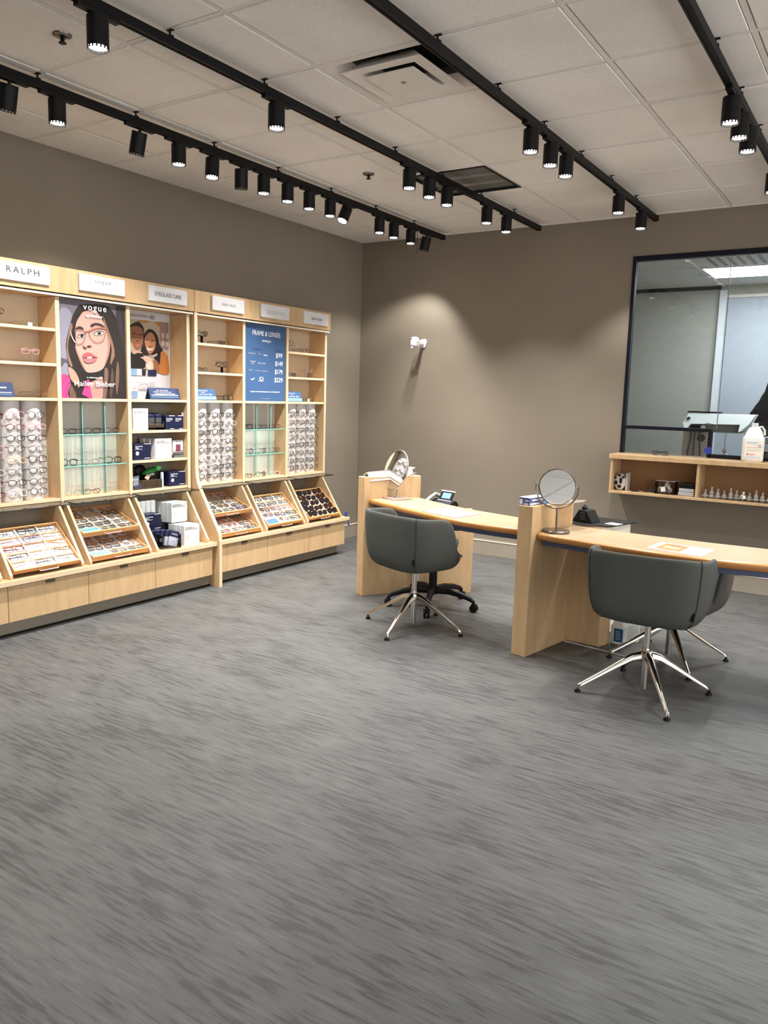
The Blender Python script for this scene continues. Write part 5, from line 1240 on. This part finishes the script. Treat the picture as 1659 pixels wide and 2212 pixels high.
mb = MB(); mb.add([(-1.62,4.48,.899),(-1.57,4.66,.899),(-1.545,4.645,.915),(-1.585,4.50,.925)], [(0,1,2,3)]); mb.build('curled_corner', M_PAPER, t, smooth=0)
t = thing('desk_phone', 'black wedge-shaped desk phone on the dark-topped cream stand', 'phone', (-1.66, 4.98, .730))
Mp = Matrix.Translation((-1.655, 4.985, .7305)) @ Matrix.Rotation(math.radians(-10), 4, 'Z')
mb = MB(); mb.prism([(-.07, 0), (.075, 0), (.03, .078), (-.025, .082)], -.055, .055, 'y', M=Mp); mb.build('wedge_body', M_BLACKP, t, bevel=.003)
mb = MB(); mb.add([tuple(Mp @ Vector(v)) for v in ((-.0745,-.045,.004), (-.0745,.045,.004), (-.030,.045,.080), (-.030,-.045,.080))], [(0,1,2,3)]); mb.build('grey_screen', mat('grey_screen', (116, 122, 132), .25), t, smooth=0)
for k in range(4):
    mb = MB(); mb.box(-.012+.004*k*0, .02, -.0565, -.055, .018+.014*k, .022+.014*k, M=Mp); mb.build('vent_slot', mat('slot_grey', (70, 72, 74), .5), t)
mb = MB(); mb.tube([Mp @ Vector(p) for p in ((-.03, .03, .095), (.0, -.005, .094), (.0, -.045, .09))], [.012, .008, .012], 8); mb.build('handset', M_BLACKP, t)
sheet('small white papers on the dark stand top by black phone', 'paper', [(-1.53,4.98),(-1.51,5.06),(-1.43,5.04),(-1.45,4.96)], .730, 'note_papers', M_PAPER)

# jugs and cord under the right desk
def jug(label, x, y, z, s, body, lab_m, cap_m, rz=0, tall=1.0):
    t = thing('plastic_jug', label, 'jug', (x, y, z), rz)
    prof = [(.0, .0), (.88, .0), (.96, .03), (1.0, .08), (1.0, .66), (.97, .70), (.84, .74), (.72, .86), (.50, .96), (.30, 1.0), (.26, 1.02)]
    mb = MB(); n = 28; vs = []; hgt = s*1.65*tall
    for (r, h) in prof[1:]:
        for k in range(n):
            a = 2*PI*k/n; e = 2/3.6; c_, s_ = math.cos(a), math.sin(a)
            vs.append((s*.56*r*abs(c_)**e*math.copysign(1, c_), s*.48*r*abs(s_)**e*math.copysign(1, s_), h*hgt))
    m = len(prof)-1
    fs = [(i*n+k, i*n+(k+1) % n, (i+1)*n+(k+1) % n, (i+1)*n+k) for i in range(m-1) for k in range(n)]+[tuple(range(n))[::-1], tuple((m-1)*n+k for k in range(n))]
    mb.add(vs, fs); mb.build('jug_body', body, t, world=False, smooth=50)
    mb = MB(); mb.lathe([(s*.17, hgt*1.01), (s*.17, hgt*1.09), (s*.15, hgt*1.10), (.0001, hgt*1.10)], 18); mb.build('screw_cap', cap_m, t, world=False)
    mb = MB(); mb.tube([(s*.18, 0, hgt*.98), (s*.36, 0, hgt*1.0), (s*.50, 0, hgt*.90), (s*.52, 0, hgt*.76)], s*.055, 8); mb.build('handle', body, t, world=False)
    return t, hgt
M_JUG = mat('translucent_white_plastic', (226, 228, 224), .35)
t, h = jug('white jug with a dark blue label on the floor beside the right desk pedestal', -1.352, 4.855, .001, .085, M_JUG, None, M_WHITE, 0, 1.2)
mb = MB(); mb.box(-.020, .036, -.0425, -.0412, h*.12, h*.62); mb.build('blue_label', mat('teal_blue_label', (24, 88, 132), .4), t, world=False)
for k in range(5):
    mb = MB(); mb.box(-.008, .022-.004*(k % 2), -.0432, -.0425, h*(.22+.07*k), h*(.235+.07*k)); mb.build('label_line', M_TEXTW, t, world=False)
jug('plain white jug standing behind the blue-labelled jug on the floor', -1.300, 4.955, .001, .085, M_JUG, None, M_WHITE, .3, 1.25)
t = thing('floor_cord', 'white cord lying on the floor in front of the right desk pedestal', 'cord', (-1.5, 4.66, 0))
mb = MB(); mb.tube([(-1.640,4.668,.005),(-1.58,4.664,.005),(-1.53,4.655,.005),(-1.45,4.640,.005),(-1.38,4.632,.005),(-1.33,4.62,.005),(-1.22,4.60,.005),(-1.05,4.63,.005)], .005, 6); mb.build('cable', mat('white_cable', (196, 192, 186), .5), t)

# ================================================================ CHAIRS
def tub_chair(label, x, y, face, base_rot, fabric, dz=0.0):
    t = thing('tub_chair', label, 'chair', (x, y, 0), face, 'upholstered tub chairs on star bases')
    a_, b_, e = .305, .272, 2/3.4
    NU = 56
    def plan(th): c_, s_ = math.cos(th), math.sin(th); return (a_*abs(c_)**e*math.copysign(1, c_), b_*abs(s_)**e*math.copysign(1, s_)-.01)
    prof = [(.30,.408,0),(.62,.409,0),(.78,.420,0),(.89,.455,0),(.945,.510,.15),(.975,.59,.6),(.995,.68,1),(1.0,.745,1),(.992,.768,1),(.965,.780,1),(.930,.777,1),(.905,.762,1),(.890,.72,1),(.86,.60,.6),(.83,.50,.1),(.80,.47,0)]
    def hgt(th):
        # th=PI/2 is the open front; wall fades out there
        d = abs(((th-PI/2+PI) % (2*PI))-PI)          # 0 at the front, PI at the back
        k = min(1, max(0, (d-math.radians(70))/math.radians(17))); k = k*k*(3-2*k)
        slope = .94+.06*min(1, max(0, (d-math.radians(88))/math.radians(60)))
        return k, slope
    vs = []; 
    for i in range(NU):
        th = 2*PI*i/NU; px, py = plan(th); k, sl = hgt(th)
        for (s, z, g) in prof:
            zz = z
            if z > .50: zz = .50+(z-.50)*k*sl
            if z > .5: s = s-(s-.86)*0.35*(1-k)
            vs.append((px*s, py*s, zz+dz))
    m = len(prof); fs = []
    for i in range(NU):
        j = (i+1) % NU
        for k in range(m-1): fs.append((i*m+k, j*m+k, j*m+k+1, i*m+k+1))
    fs.append(tuple(i*m for i in range(NU))[::-1]); fs.append(tuple(i*m+m-1 for i in range(NU)))
    mb = MB(); mb.add(vs, fs); sh = mb.build('shell', fabric, t, world=False, smooth=180)
    sub = sh.modifiers.new('subdivision', 'SUBSURF'); sub.levels = 1; sub.render_levels = 1
    # seat cushion
    vs = []; fs = []
    rings = [(.60,.455),(.80,.462),(.825,.485),(.825,.505),(.79,.520),(.60,.528),(.3,.531)]
    for (s, z) in rings:
        for i in range(40):
            th = 2*PI*i/40; px, py = plan(th); fr = .035 if py > 0 else 0
            vs.append((px*s, py*s+fr*(py/b_)*(s/.82), z+dz))
    for r in range(len(rings)-1):
        for i in range(40): j = (i+1) % 40; fs.append((r*40+i, r*40+j, (r+1)*40+j, (r+1)*40+i))
    fs.append(tuple(range(40))[::-1]); fs.append(tuple((len(rings)-1)*40+i for i in range(40)))
    mb = MB(); mb.add(vs, fs); mb.build('seat_cushion', fabric, t, world=False, smooth=180)
    for s_ in (-1, 1):
        th = -PI/2+s_*math.radians(53)
        px, py = plan(th); pts = []
        for (s, z, g) in prof[1:10]:
            k, sl = hgt(th % (2*PI)); zz = z if z <= .5 else .50+(z-.50)*k*sl
            pts.append((px*s*1.004, py*s*1.004, zz+dz))
        mb = MB(); mb.tube(pts, .0022, 5); mb.build('seam', M_SEAM, t, world=False)
    th = -PI/2+math.radians(50); px, py = plan(th)
    mb = MB(); mb.box(px*.945-.012, px*.945+.004, py*.945-.004, py*.945+.003, .478+dz, .520+dz); mb.build('fabric_tag', M_BLACKP, t, world=False)
    # under-seat mechanism and base
    mb = MB(); mb.lathe([(.09, .410+dz), (.09, .400+dz), (.05, .395+dz), (.024, .385+dz), (.0001, .385+dz)], 20); mb.build('swivel_plate', M_BLACKP, t, world=False)
    mb = MB(); mb.cyl((0,0,.232), (0,0,.39+dz), .0165, n=16); mb.lathe([(.020,.225),(.022,.235),(.020,.246)], 16); mb.build('gas_column', M_CHROME, t, world=False)
    mb = MB(); mb.cyl((0,0,.030), (0,0,.195), .0175, n=16); mb.build('lower_tube', M_CHROME, t, world=False)
    mb = MB(); mb.lathe([(.019,.180),(.033,.186),(.037,.205),(.032,.228),(.019,.232)], 20); mb.build('hub', M_CHROME, t, world=False)
    for k in range(4):
        R = Matrix.Rotation(base_rot-face+PI/2*k, 4, 'Z')
        secs = [(.022,.210,.016,.017),(.075,.196,.0145,.016),(.16,.146,.0115,.013),(.25,.090,.0095,.0105),(.325,.045,.0085,.009),(.347,.033,.0080,.0085),(.350,.020,.0075,.004)]
        vs = []; fs = []
        for (r, z, w, h) in secs:
            w *= 1.3; h *= 1.25
            vs += [(r, -w, z-h*.6), (r, w, z-h*.6), (r, w*.9, z+h*.5), (r, w*.35, z+h), (r, -w*.35, z+h), (r, -w*.9, z+h*.5)]
        for i in range(len(secs)-1):
            for q in range(6): fs.append((i*6+q, i*6+(q+1) % 6, (i+1)*6+(q+1) % 6, (i+1)*6+q))
        fs.append(tuple(range(6))[::-1]); fs.append(tuple((len(secs)-1)*6+q for q in range(6)))
        mb = MB(); mb.add(vs, fs, M=R); lg = mb.build('leg', M_CHROME, t, world=False, smooth=50)
        mb = MB(); mb.cyl((.345,0,.001), (.345,0,.012), .017, .015, n=12, M=R); mb.cyl((.345,0,.010), (.345,0,.026), .006, n=8, M=R); mb.build('foot_glide', M_BLACKP, lg, world=False)
    return t
tub_chair('grey tub chair with polished four-star base in front of the left desk', -2.558, 4.348-.005, math.radians(-21), math.radians(3), M_FABRIC)
tub_chair('large grey tub chair nearest the camera, in front of the right desk', -0.986, 4.07, math.radians(2), math.radians(33.5), M_FABRIC)
tub_chair('grey-brown tub chair tucked in behind the right desk', -1.02, 4.725, math.radians(172), math.radians(32), M_FABRIC2, -.092)
# black task chair behind the left desk
t = thing('task_chair', 'black wheeled office chair behind the grey tub chair at the left desk', 'chair', (-2.73, 4.90, 0), math.radians(205))
for k in range(5):
    R = Matrix.Rotation(math.radians(5-205+72*k), 4, 'Z')
    mb = MB(); mb.tube([(.03,0,.120),(.12,0,.125),(.22,0,.112),(.30,0,.088),(.325,0,.070)], [.028,.025,.021,.018,.014], 8, M=R); lg = mb.build('base_arm', M_BLACKP, t, world=False)
    mb = MB(); mb.cyl((.325,-.020,.028), (.325,-.006,.028), .0275, n=16, M=R); mb.cyl((.325,.006,.028), (.325,.020,.028), .0275, n=16, M=R); mb.cyl((.325,0,.03), (.325,0,.072), .008, n=8, M=R); mb.box(.31,.34,-.022,.022,.040,.058, M=R); mb.build('caster', M_BLACKP, lg, world=False)
mb = MB(); mb.cyl((0,0,.09),(0,0,.26),.030,n=16); mb.cyl((0,0,.26),(0,0,.42),.016,n=12); mb.build('gas_column', M_BLACKP, t, world=False)
mb = MB(); mb.box(-.10,.10,-.12,.10,.405,.435); mb.build('mechanism', M_BLACKP, t, world=False, bevel=.01)
mb = MB(); mb.box(-.17,.19,-.19,.20,.425,.480); mb.build('seat', mat('black_seat_fabric', (26, 26, 28), .9), t, world=False, bevel=.035)
mb = MB(); mb.tube([(0,-.10,.42),(0,-.24,.43),(0,-.275,.50),(0,-.27,.58)], [.02,.02,.018,.016], 8); mb.build('back_bracket', M_BLACKP, t, world=False)
mb = MB(); mb.box(-.19,.19,-.275,-.225,.52,.668); mb.build('backrest', mat('black_seat_fabric', (26, 26, 28), .9), t, world=False, bevel=.024)

# ================================================================ WALL SHELF UNDER THE WINDOW
t = thing('wall_shelf', 'long open maple wall shelf fixed under the window', 'shelf', (-1.0, 6.76, .745))
sx0, sx1, sy = -2.025, 1.25, 6.635
mb = MB(); mb.box(sx0-.012, sx1, sy-.012, YB-.0005, 1.036, 1.0745); mb.build('top_board', [M_WOOD], t, bevel=.002)
mb = MB(); mb.box(sx0, sx1, sy, YB-.0005, .745, .766); mb.build('bottom_board', M_WOOD, t, bevel=.0015)
mb = MB(); mb.box(sx0+.02, sx1, YB-.02, YB-.001, .766, 1.036); mb.build('back_board', mat('brown_back_board', (150, 112, 72), .6), t)
for x in (sx0, -1.328, -.60, .12, .84, sx1-.02):
    mb = MB(); mb.box(x, x+.02, sy+.001, YB-.02, .766, 1.036); mb.build('upright', M_WOOD, t, bevel=.0015)
ZS = .766
t = thing('novelty_box', 'small black and white eight-sided object at the left end of the wall shelf', 'ornament', (-1.955, 6.74, ZS))
mb = MB(); oc = [(-1.955+.052*math.cos(a), ZS+.0725+.074*math.sin(a)) for a in [PI/8+PI/4*k for k in range(8)]]
mb.prism(oc, 6.70, 6.79, 'y'); mb.build('white_body', mat('off_white_plastic', (190, 186, 182), .5), t, bevel=.006)
for (x, z, w, h) in ((-1.985,.83,.012,.016),(-1.945,.85,.010,.022),(-1.955,.80,.014,.012),(-1.99,.87,.008,.010),(-1.925,.88,.010,.008),(-1.96,.895,.014,.008)):
    mb = MB(); mb.box(x-w, x+w, 6.692, 6.7, z-h, z+h); mb.build('black_patch', M_BLACKP, t, bevel=.003)
mb = MB(); mb.box(-1.905, -1.893, 6.70, 6.80, ZS+.001, ZS+.15); mb.build('end_plate', mat('off_white_plastic', (190, 186, 182), .5), t, bevel=.003)
t = thing('small_clip', 'small flat black clip lying near the left end of the wall shelf', 'clip', (-1.82, 6.70, ZS))
mb = MB(); mb.box(-1.852, -1.790, 6.69, 6.71, ZS+.0005, ZS+.008); mb.build('clip_body', M_BLACKP, t, bevel=.002)
glasses(Matrix.Translation((-1.70, 6.72, ZS+.001)) @ Matrix.Rotation(PI+.15, 4, 'Z') @ Matrix.Rotation(.5, 4, 'X'), 'rectangular', 'black', True, 'folded black eyeglasses on the wall shelf left of the clear bin', None)
t = thing('clear_bin', 'clear plastic bin holding small bags on the wall shelf', 'bin', (-1.575, 6.74, ZS))
a = (-1.655, -1.495, 6.68, 6.80)
mb = MB(); mb.box(a[0], a[1], a[2], a[2]+.002, ZS+.001, ZS+.11); mb.box(a[0], a[1], a[3]-.002, a[3], ZS+.001, ZS+.11); mb.box(a[0], a[0]+.002, a[2], a[3], ZS+.001, ZS+.11); mb.box(a[1]-.002, a[1], a[2], a[3], ZS+.001, ZS+.11); mb.build('bin_walls', M_ACR, t, smooth=0)
mb = MB(); mb.tube([(a[0],a[2],ZS+.11),(a[1],a[2],ZS+.11),(a[1],a[3],ZS+.11),(a[0],a[3],ZS+.11)], .002, 5, True); mb.build('rim', mat('frosted_edge', (190, 180, 172), .3), t)
for k in range(4):
    p = thing('plastic_bag', ['crumpled clear bag at the left of the clear bin', 'crumpled clear bag in the middle of the clear bin', 'crumpled clear bag at the right of the clear bin', 'crumpled clear bag on top in the clear bin'][k], 'bag', (-1.63+.035*k, 6.74, ZS+.004))
    mb = MB(); c = (-1.625+.037*k if k < 3 else -1.57, 6.74, ZS+.032 if k < 3 else ZS+.07)
    mb.ball(c, (.022, .04, .028), 9, 6); mb.v = [(v[0]+random.uniform(-.005,.005), v[1]+random.uniform(-.006,.006), max(ZS+.002, v[2]+random.uniform(-.006,.006))) for v in mb.v]; mb.build('bag_film', mat('hazy_film', (206, 200, 194), .25), p, smooth=0)
mb = MB(); mb.prism([(-1.60, ZS+.018), (-1.565, ZS+.028), (-1.575, ZS+.066), (-1.61, ZS+.056)], 6.674, 6.677, 'y'); p = mb.build('paper_slip', M_PAPER, None); tag(p, 'small white slip stuck on the front of the clear bin', 'label')
for k in range(3):
    p = thing('case_stack_box', ['pale grey flat case, bottom of the stack by the shelf divider', 'pale grey flat case, middle of the stack by the shelf divider', 'black flat case, top of the stack by the shelf divider'][k], 'case', (-1.405, 6.74, ZS+.03*k), 0, 'flat cases stacked on the wall shelf')
    mb = MB(); z0 = ZS+.001+.031*k; mb.box(-1.468+.004*k, -1.345, 6.68, 6.80, z0, z0+.030+(.008 if k == 2 else 0)); mb.build('case_body', mat('pale_grey_case', (176, 176, 182), .4) if k < 2 else M_BLACKP, p, bevel=.005)
t = thing('bottle_tray', 'clear tray for small bottles on the wall shelf right of the divider', 'tray', (-.95, 6.72, ZS))
mb = MB(); mb.box(-1.285, -.62, 6.665, 6.80, ZS+.0008, ZS+.004); mb.box(-1.285, -.62, 6.665, 6.668, ZS+.004, ZS+.022); mb.build('tray_body', M_ACR, t, smooth=0)
mb = MB(); mb.tube([(-1.285, 6.666, ZS+.022), (-.62, 6.666, ZS+.022)], .0018, 5); mb.build('bright_edge', M_STEEL, t)
xsb = [-1.262, -1.215, -1.168, -1.120, -1.072, -1.028, -.935, -.888, -.842, -.796, -.750, -.704, -.658]
for k, x in enumerate(xsb):
    p = thing('glass_bottle', 'small clear glass bottle, %s from the left on the clear tray' % ORD[k], 'bottle', (x, 6.725, ZS+.004), 0, 'small clear bottles on the wall shelf')
    h_ = .050+.012*((k*5) % 3); mb = MB(); mb.lathe([(.014, 0), (.016, .003), (.016, h_*.6), (.007, h_*.75), (.007, h_)], 12, (x, 6.725+.02*((k*3) % 3-1), ZS+.0045)); mb.build('bottle_body', M_FROST, p)
    mb = MB(); mb.cyl((x, 6.725+.02*((k*3) % 3-1), ZS+.0045+h_), (x, 6.725+.02*((k*3) % 3-1), ZS+.0045+h_+.012), .008, n=10); mb.build('stopper', mat('grey_stopper', (150, 146, 140), .4), p)
t = thing('silver_bottle', 'shiny silver pump bottle among the small clear bottles', 'bottle', (-.98, 6.70, ZS+.004))
mb = MB(); mb.lathe([(.024, 0), (.026, .004), (.026, .034), (.020, .044), (.009, .050), (.009, .060), (.013, .061), (.013, .068), (.0001, .069)], 18, (-.98, 6.695, ZS+.0045)); mb.build('bottle_body', mat('bright_silver', (232, 230, 226), .18, .9, var=0), t)
# jug on the shelf top
t, h = jug('large white plastic jug with a pastel label on top of the wall shelf', -.950, 6.755, 1.075, .142, M_JUG, None, M_WHITE, .12, 1.17)
mb = MB(); mb.box(-.058, .060, -.0705, -.0690, h*.10, h*.60); mb.build('paper_label', mat('cream_label', (232, 226, 214), .5), t, world=False)
for (x0, x1, z0, z1, cn, cc) in ((-.045,.030,.53,.565,'label_pale_blue',(176,200,226)),(-.05,.04,.40,.43,'label_pink',(232,196,184)),(-.04,.03,.33,.345,'label_grey',(190,186,178)),(-.04,-.028,.20,.24,'label_plum',(120,80,110)),(-.022,.020,.20,.235,'label_salmon',(230,160,146)),(-.055,.058,.13,.16,'label_pale_blue',(176,200,226)),(.036,.060,.47,.485,'label_violet',(96,70,140)),(.036,.060,.42,.435,'label_violet',(96,70,140)),(.036,.060,.34,.352,'label_green_grey',(150,164,150))):
    mb = MB(); mb.box(x0, x1, -.0712, -.0705, h*z0, h*z1); mb.build('label_print', mat(cn, cc, .5, var=0), t, world=False)
glasses(Matrix.Translation((-1.672, 6.83, 1.0755)) @ Matrix.Rotation(PI, 4, 'Z'), 'rectangular', 'black', True, 'small black eyeglasses standing on the wall shelf top by the window', None)
mb = MB(); mb.cyl((-1.302, YB-.022, 1.135), (-1.302, YB-.014, 1.135), .030, n=16); p = mb.build('blue_sticker', mat('royal_blue', (40, 60, 150), .4), None); tag(p, 'round blue sticker on the foot of the stepped navy window frame', 'sticker')

# ================================================================ LAB BEHIND THE GLASS
t = thing('ceiling_light', 'added white light panel brightening the lab behind the glass, unseen to the right', 'light', (0.4, 7.52, LABZ-0.02))  # unseen panel, added to brighten the white machine
mb = MB(); mb.box(-0.2, 1.0, 7.24, 7.81, LABZ-0.012, LABZ-0.001); mb.build('frame', M_WHITE, t)
mb = MB(); mb.box(-0.185, 0.985, 7.255, 7.795, LABZ-0.016, LABZ-0.012); mb.build('diffuser', M_PANEL, t)
t = thing('workbench', 'pale workbench behind the window under the white machine', 'bench', (-.8, 7.75, 0))
mb = MB(); mb.box(-1.75, .9, 7.45, 8.0, .88, .92); mb.build('bench_top', mat('pale_laminate', (206, 204, 196), .5), t)
for x in (-1.70, -.4, .85):
    mb = MB(); mb.box(x-.02, x+.02, 7.48, 7.96, 0, .88); mb.build('bench_side', mat('pale_laminate', (206, 204, 196), .5), t)
M_MW = mat('machine_white', (222, 232, 232), .35)
t = thing('lens_machine', 'white angular lens cutting hood with grey recess behind the glass', 'machine', (-1.4, 7.72, 1.0))
body = [(-1.694,1.334),(-1.666,1.424),(-1.091,1.431),(-1.128,1.347),(-1.182,1.282),(-1.205,1.272),(-1.205,1.338),(-1.618,1.330),(-1.640,1.285),(-1.668,1.285)]
mb = MB(); mb.prism(body, 7.60, 7.90, 'y'); mb.v = [(v[0], v[1]+((v[2]-1.27)*.9 if v[1] < 7.7 else 0), v[2]) for v in mb.v]; mb.build('hood', M_MW, t, bevel=.004)
mb = MB(); mb.box(-1.655, -1.19, 7.72, 7.88, 1.262, 1.340); mb.build('grey_recess', mat('machine_grey', (138, 142, 138), .45), t)
mb = MB(); mb.box(-1.655, -1.2, 7.63, 7.70, 1.262, 1.270); mb.build('recess_lip', mat('machine_grey', (138, 142, 138), .45), t)
mb = MB(); mb.box(-1.676, -1.391, 7.745, 7.86, 1.4325, 1.446); mb.build('black_top_bar', M_BLACKP, t, bevel=.003)
mb = MB(); mb.prism([(-1.668,1.372),(-1.632,1.374),(-1.640,1.392),(-1.662,1.392)], 7.69, 7.70, 'y'); mb.v = [(v[0], v[1]-.006+(v[2]-1.38)*.9, v[2]) for v in mb.v]; mb.build('dark_badge', M_BLACKP, t)
for k, (x, m_) in enumerate(((-1.60, M_BLACKP), (-1.555, M_BLACKP), (-1.51, M_WHITE))):
    mb = MB(); mb.cyl((x, 7.63, 1.302), (x, 7.70, 1.302), .018, n=14); mb.build('knob', m_, t)
mb = MB(); mb.tube([(-1.50,7.65,1.33),(-1.46,7.63,1.345),(-1.43,7.64,1.34),(-1.41,7.66,1.325)], .003, 6); mb.build('curved_pipe', M_STEEL, t)
mb = MB(); mb.box(-1.690, -1.475, 7.70, 7.84, .921, 1.262); mb.build('side_housing', mat('beige_housing', (206, 194, 186), .5), t)
mb = MB(); mb.cyl((-1.525,7.69,1.205), (-1.525,7.70,1.205), .034, n=20); mb.build('round_vent', mat('vent_dark', (96, 92, 88), .5), t)
for k, (x0, x1) in enumerate(((-1.612, -1.631), (-1.577, -1.578), (-1.532, -1.520))):
    mb = MB(); mb.tube([(x0,7.66,1.29),(x0,7.66,1.2),((x0+x1)/2,7.655,1.12),(x1,7.66,1.04),(x1,7.68,.925)], .0075, 8); mb.build('hose', mat('grey_hose', (96, 92, 90), .5), t)
t = thing('clamp_stand', 'thin grey clamp rod standing on the bench below the white hood', 'stand', (-1.308, 7.64, .92))
mb = MB(); mb.cyl((-1.308,7.64,.928), (-1.308,7.64,1.262), .006, n=8); mb.build('rod', M_STEEL, t)
mb = MB(); mb.box(-1.35,-1.26,7.60,7.68,.9205,.930); mb.build('foot', M_STEEL, t); mb = MB(); mb.ball((-1.308,7.64,1.10), (.018,.014,.022), 8, 6); mb.build('clamp', M_STEEL, t)
for k in range(3):
    mb = MB(); z0 = .9205+.05*k; x0 = -1.44+.015*k; mb.prism([(x0, z0+.001), (x0+.12, z0+.001), (x0+.10, z0+.049), (x0+.01, z0+.04)], 7.72, 7.82, 'y'); p = mb.build('folded_paper', M_PAPER, None, smooth=0); tag(p, 'white folded paper, %s of the small pile on the lab bench' % ['bottom', 'middle', 'top'][k], 'paper')
t = thing('lab_device', 'flat grey instrument on the lab bench right of the white jug', 'machine', (-.75, 7.6, .92))
mb = MB(); mb.box(-.99, -.45, 7.52, 7.82, 1.19, 1.245); mb.build('grey_lid', mat('instrument_grey', (150, 152, 160), .4), t, bevel=.008)
mb = MB(); mb.box(-.96, -.48, 7.55, 7.80, .921, 1.12); mb.build('dark_body', mat('instrument_dark', (52, 56, 66), .4), t, bevel=.008)
mb = MB(); mb.box(-.97, -.47, 7.53, 7.80, 1.12, 1.19); mb.build('white_band', mat('instrument_white', (220, 224, 226), .4), t, bevel=.005)

# person seen from behind at the right edge, beyond the bench
def skin_mesh(name, nodes, edges, m, parent, sub=2, root=0):
    me = bpy.data.meshes.new(name); me.from_pydata([n[0] for n in nodes], edges, []); me.materials.append(m)
    o = bpy.data.objects.new(name, me); COL.objects.link(o)
    sk = o.modifiers.new('skin', 'SKIN'); sk.use_smooth_shade = True
    for i, n in enumerate(nodes):
        r = n[1] if isinstance(n[1], tuple) else (n[1], n[1]); me.skin_vertices[0].data[i].radius = r
    me.skin_vertices[0].data[root].use_root = True
    s = o.modifiers.new('subdivision', 'SUBSURF'); s.levels = sub; s.render_levels = sub
    o.parent = parent
    return o
M_SKINC = mat('brown_skin', (150, 104, 80), .5); M_CLOTH = mat('black_clothing', (20, 20, 22), .9); M_HAIR = mat('black_hair', (18, 16, 16), .55)
pt = thing('person', 'person with long dark hair and black top standing beyond the glass at the right edge', 'person', (-.965, 8.12, 0), 0)
N = [((0,0,.96),(.15,.11)), ((0,0,1.10),(.13,.095)), ((0,-.01,1.28),(.155,.10)), ((0,-.01,1.43),(.12,.075)), ((0,0,1.53),(.052,.052)), ((0,.02,1.60),(.05,.055)),
     ((.17,0,1.42),(.058,.055)), ((.235,.0,1.17),(.044,.044)), ((.20,.20,1.04),(.036,.034)), ((.13,.36,1.02),(.026,.020)),
     ((-.17,0,1.42),(.058,.055)), ((-.235,.0,1.17),(.044,.044)), ((-.20,.20,1.04),(.036,.034)), ((-.13,.36,1.02),(.026,.020)),
     ((.09,0,.88),(.090,.095)), ((.10,0,.50),(.062,.065)), ((.10,-.01,.10),(.040,.045)), ((-.09,0,.88),(.090,.095)), ((-.10,0,.50),(.062,.065)), ((-.10,-.01,.10),(.040,.045))]
E = [(0,1),(1,2),(2,3),(3,4),(4,5),(3,6),(6,7),(7,8),(8,9),(3,10),(10,11),(11,12),(12,13),(0,14),(14,15),(15,16),(0,17),(17,18),(18,19)]
skin_mesh('body', N, E, M_CLOTH, pt)
mb = MB(); mb.ball((0, .03, 1.675), (.075, .092, .112), 20, 14); mb.ball((0, .125, 1.66), (.012, .016, .020), 8, 6); mb.ball((-.078, .03, 1.665), (.008,.018,.028), 8, 6); mb.ball((.078, .03, 1.665), (.008,.018,.028), 8, 6); mb.ball((0,.112,1.618),(.024,.008,.008),8,5); mb.build('head', M_SKINC, pt, world=False)
mb = MB(); mb.ball((-.03,.116,1.682),(.012,.006,.007),8,5); mb.ball((.03,.116,1.682),(.012,.006,.007),8,5); mb.build('eyes', M_WHITE, pt, world=False)
# long hair: lofted rings with an uneven edge
mb = MB(); vs = []; fs = []; n = 26; rings = []
for i, (z, w, d, cy) in enumerate([(1.800,.004,.004,.0),(1.792,.050,.050,.0),(1.765,.088,.085,.0),(1.72,.105,.098,-.005),(1.68,.110,.098,-.02),(1.64,.118,.090,-.035),(1.60,.138,.085,-.045),(1.55,.160,.082,-.055),(1.50,.188,.082,-.065),(1.45,.212,.080,-.075),(1.40,.225,.076,-.085),(1.34,.222,.070,-.09),(1.28,.205,.055,-.095),(1.24,.17,.03,-.10)]):
    for k in range(n):
        a = 2*PI*k/n; w2 = w*(1+.035*math.sin(k*2.3+i*1.7)) if i > 3 else w
        vs.append((w2*math.cos(a), cy+d*math.sin(a)*(.55 if math.sin(a) > 0 and i > 3 else 1), z))
for i in range(13):
    for k in range(n): k2 = (k+1) % n; fs.append((i*n+k, i*n+k2, (i+1)*n+k2, (i+1)*n+k))
fs.append(tuple(13*n+k for k in range(n))); mb.add(vs, fs); mb.build('hair', M_HAIR, pt, world=False, smooth=180)
for s_ in (-1, 1):
    hn = [((s_*.13,.36,1.02),(.022,.014)), ((s_*.115,.43,1.015),(.034,.012))]; he = [(0,1)]
    b0 = len(hn)
    for f in range(4):
        fx = s_*(.115+(.027-.018*f)); L_ = [.030,.034,.032,.025][f]
        hn += [((fx,.455,1.012),.0088), ((fx,.455+L_,1.004),.0080), ((fx,.455+L_*1.9,.985),.0070)]
        i0 = b0+3*f; he += [(1,i0),(i0,i0+1),(i0+1,i0+2)]
    i0 = len(hn); hn += [((s_*.082,.41,1.008),.010), ((s_*.066,.435,1.0),.009), ((s_*.060,.46,.99),.008)]; he += [(0,i0),(i0,i0+1),(i0+1,i0+2)]
    skin_mesh('hand', hn, he, M_SKINC, pt, 1)
    mb = MB(); mb.ball((s_*.10, .055, .045), (.045, .125, .045), 12, 8); mb.v = [(v[0], v[1], max(v[2], .001)) for v in mb.v]; mb.build('shoe', M_BLACKP, pt, world=False)
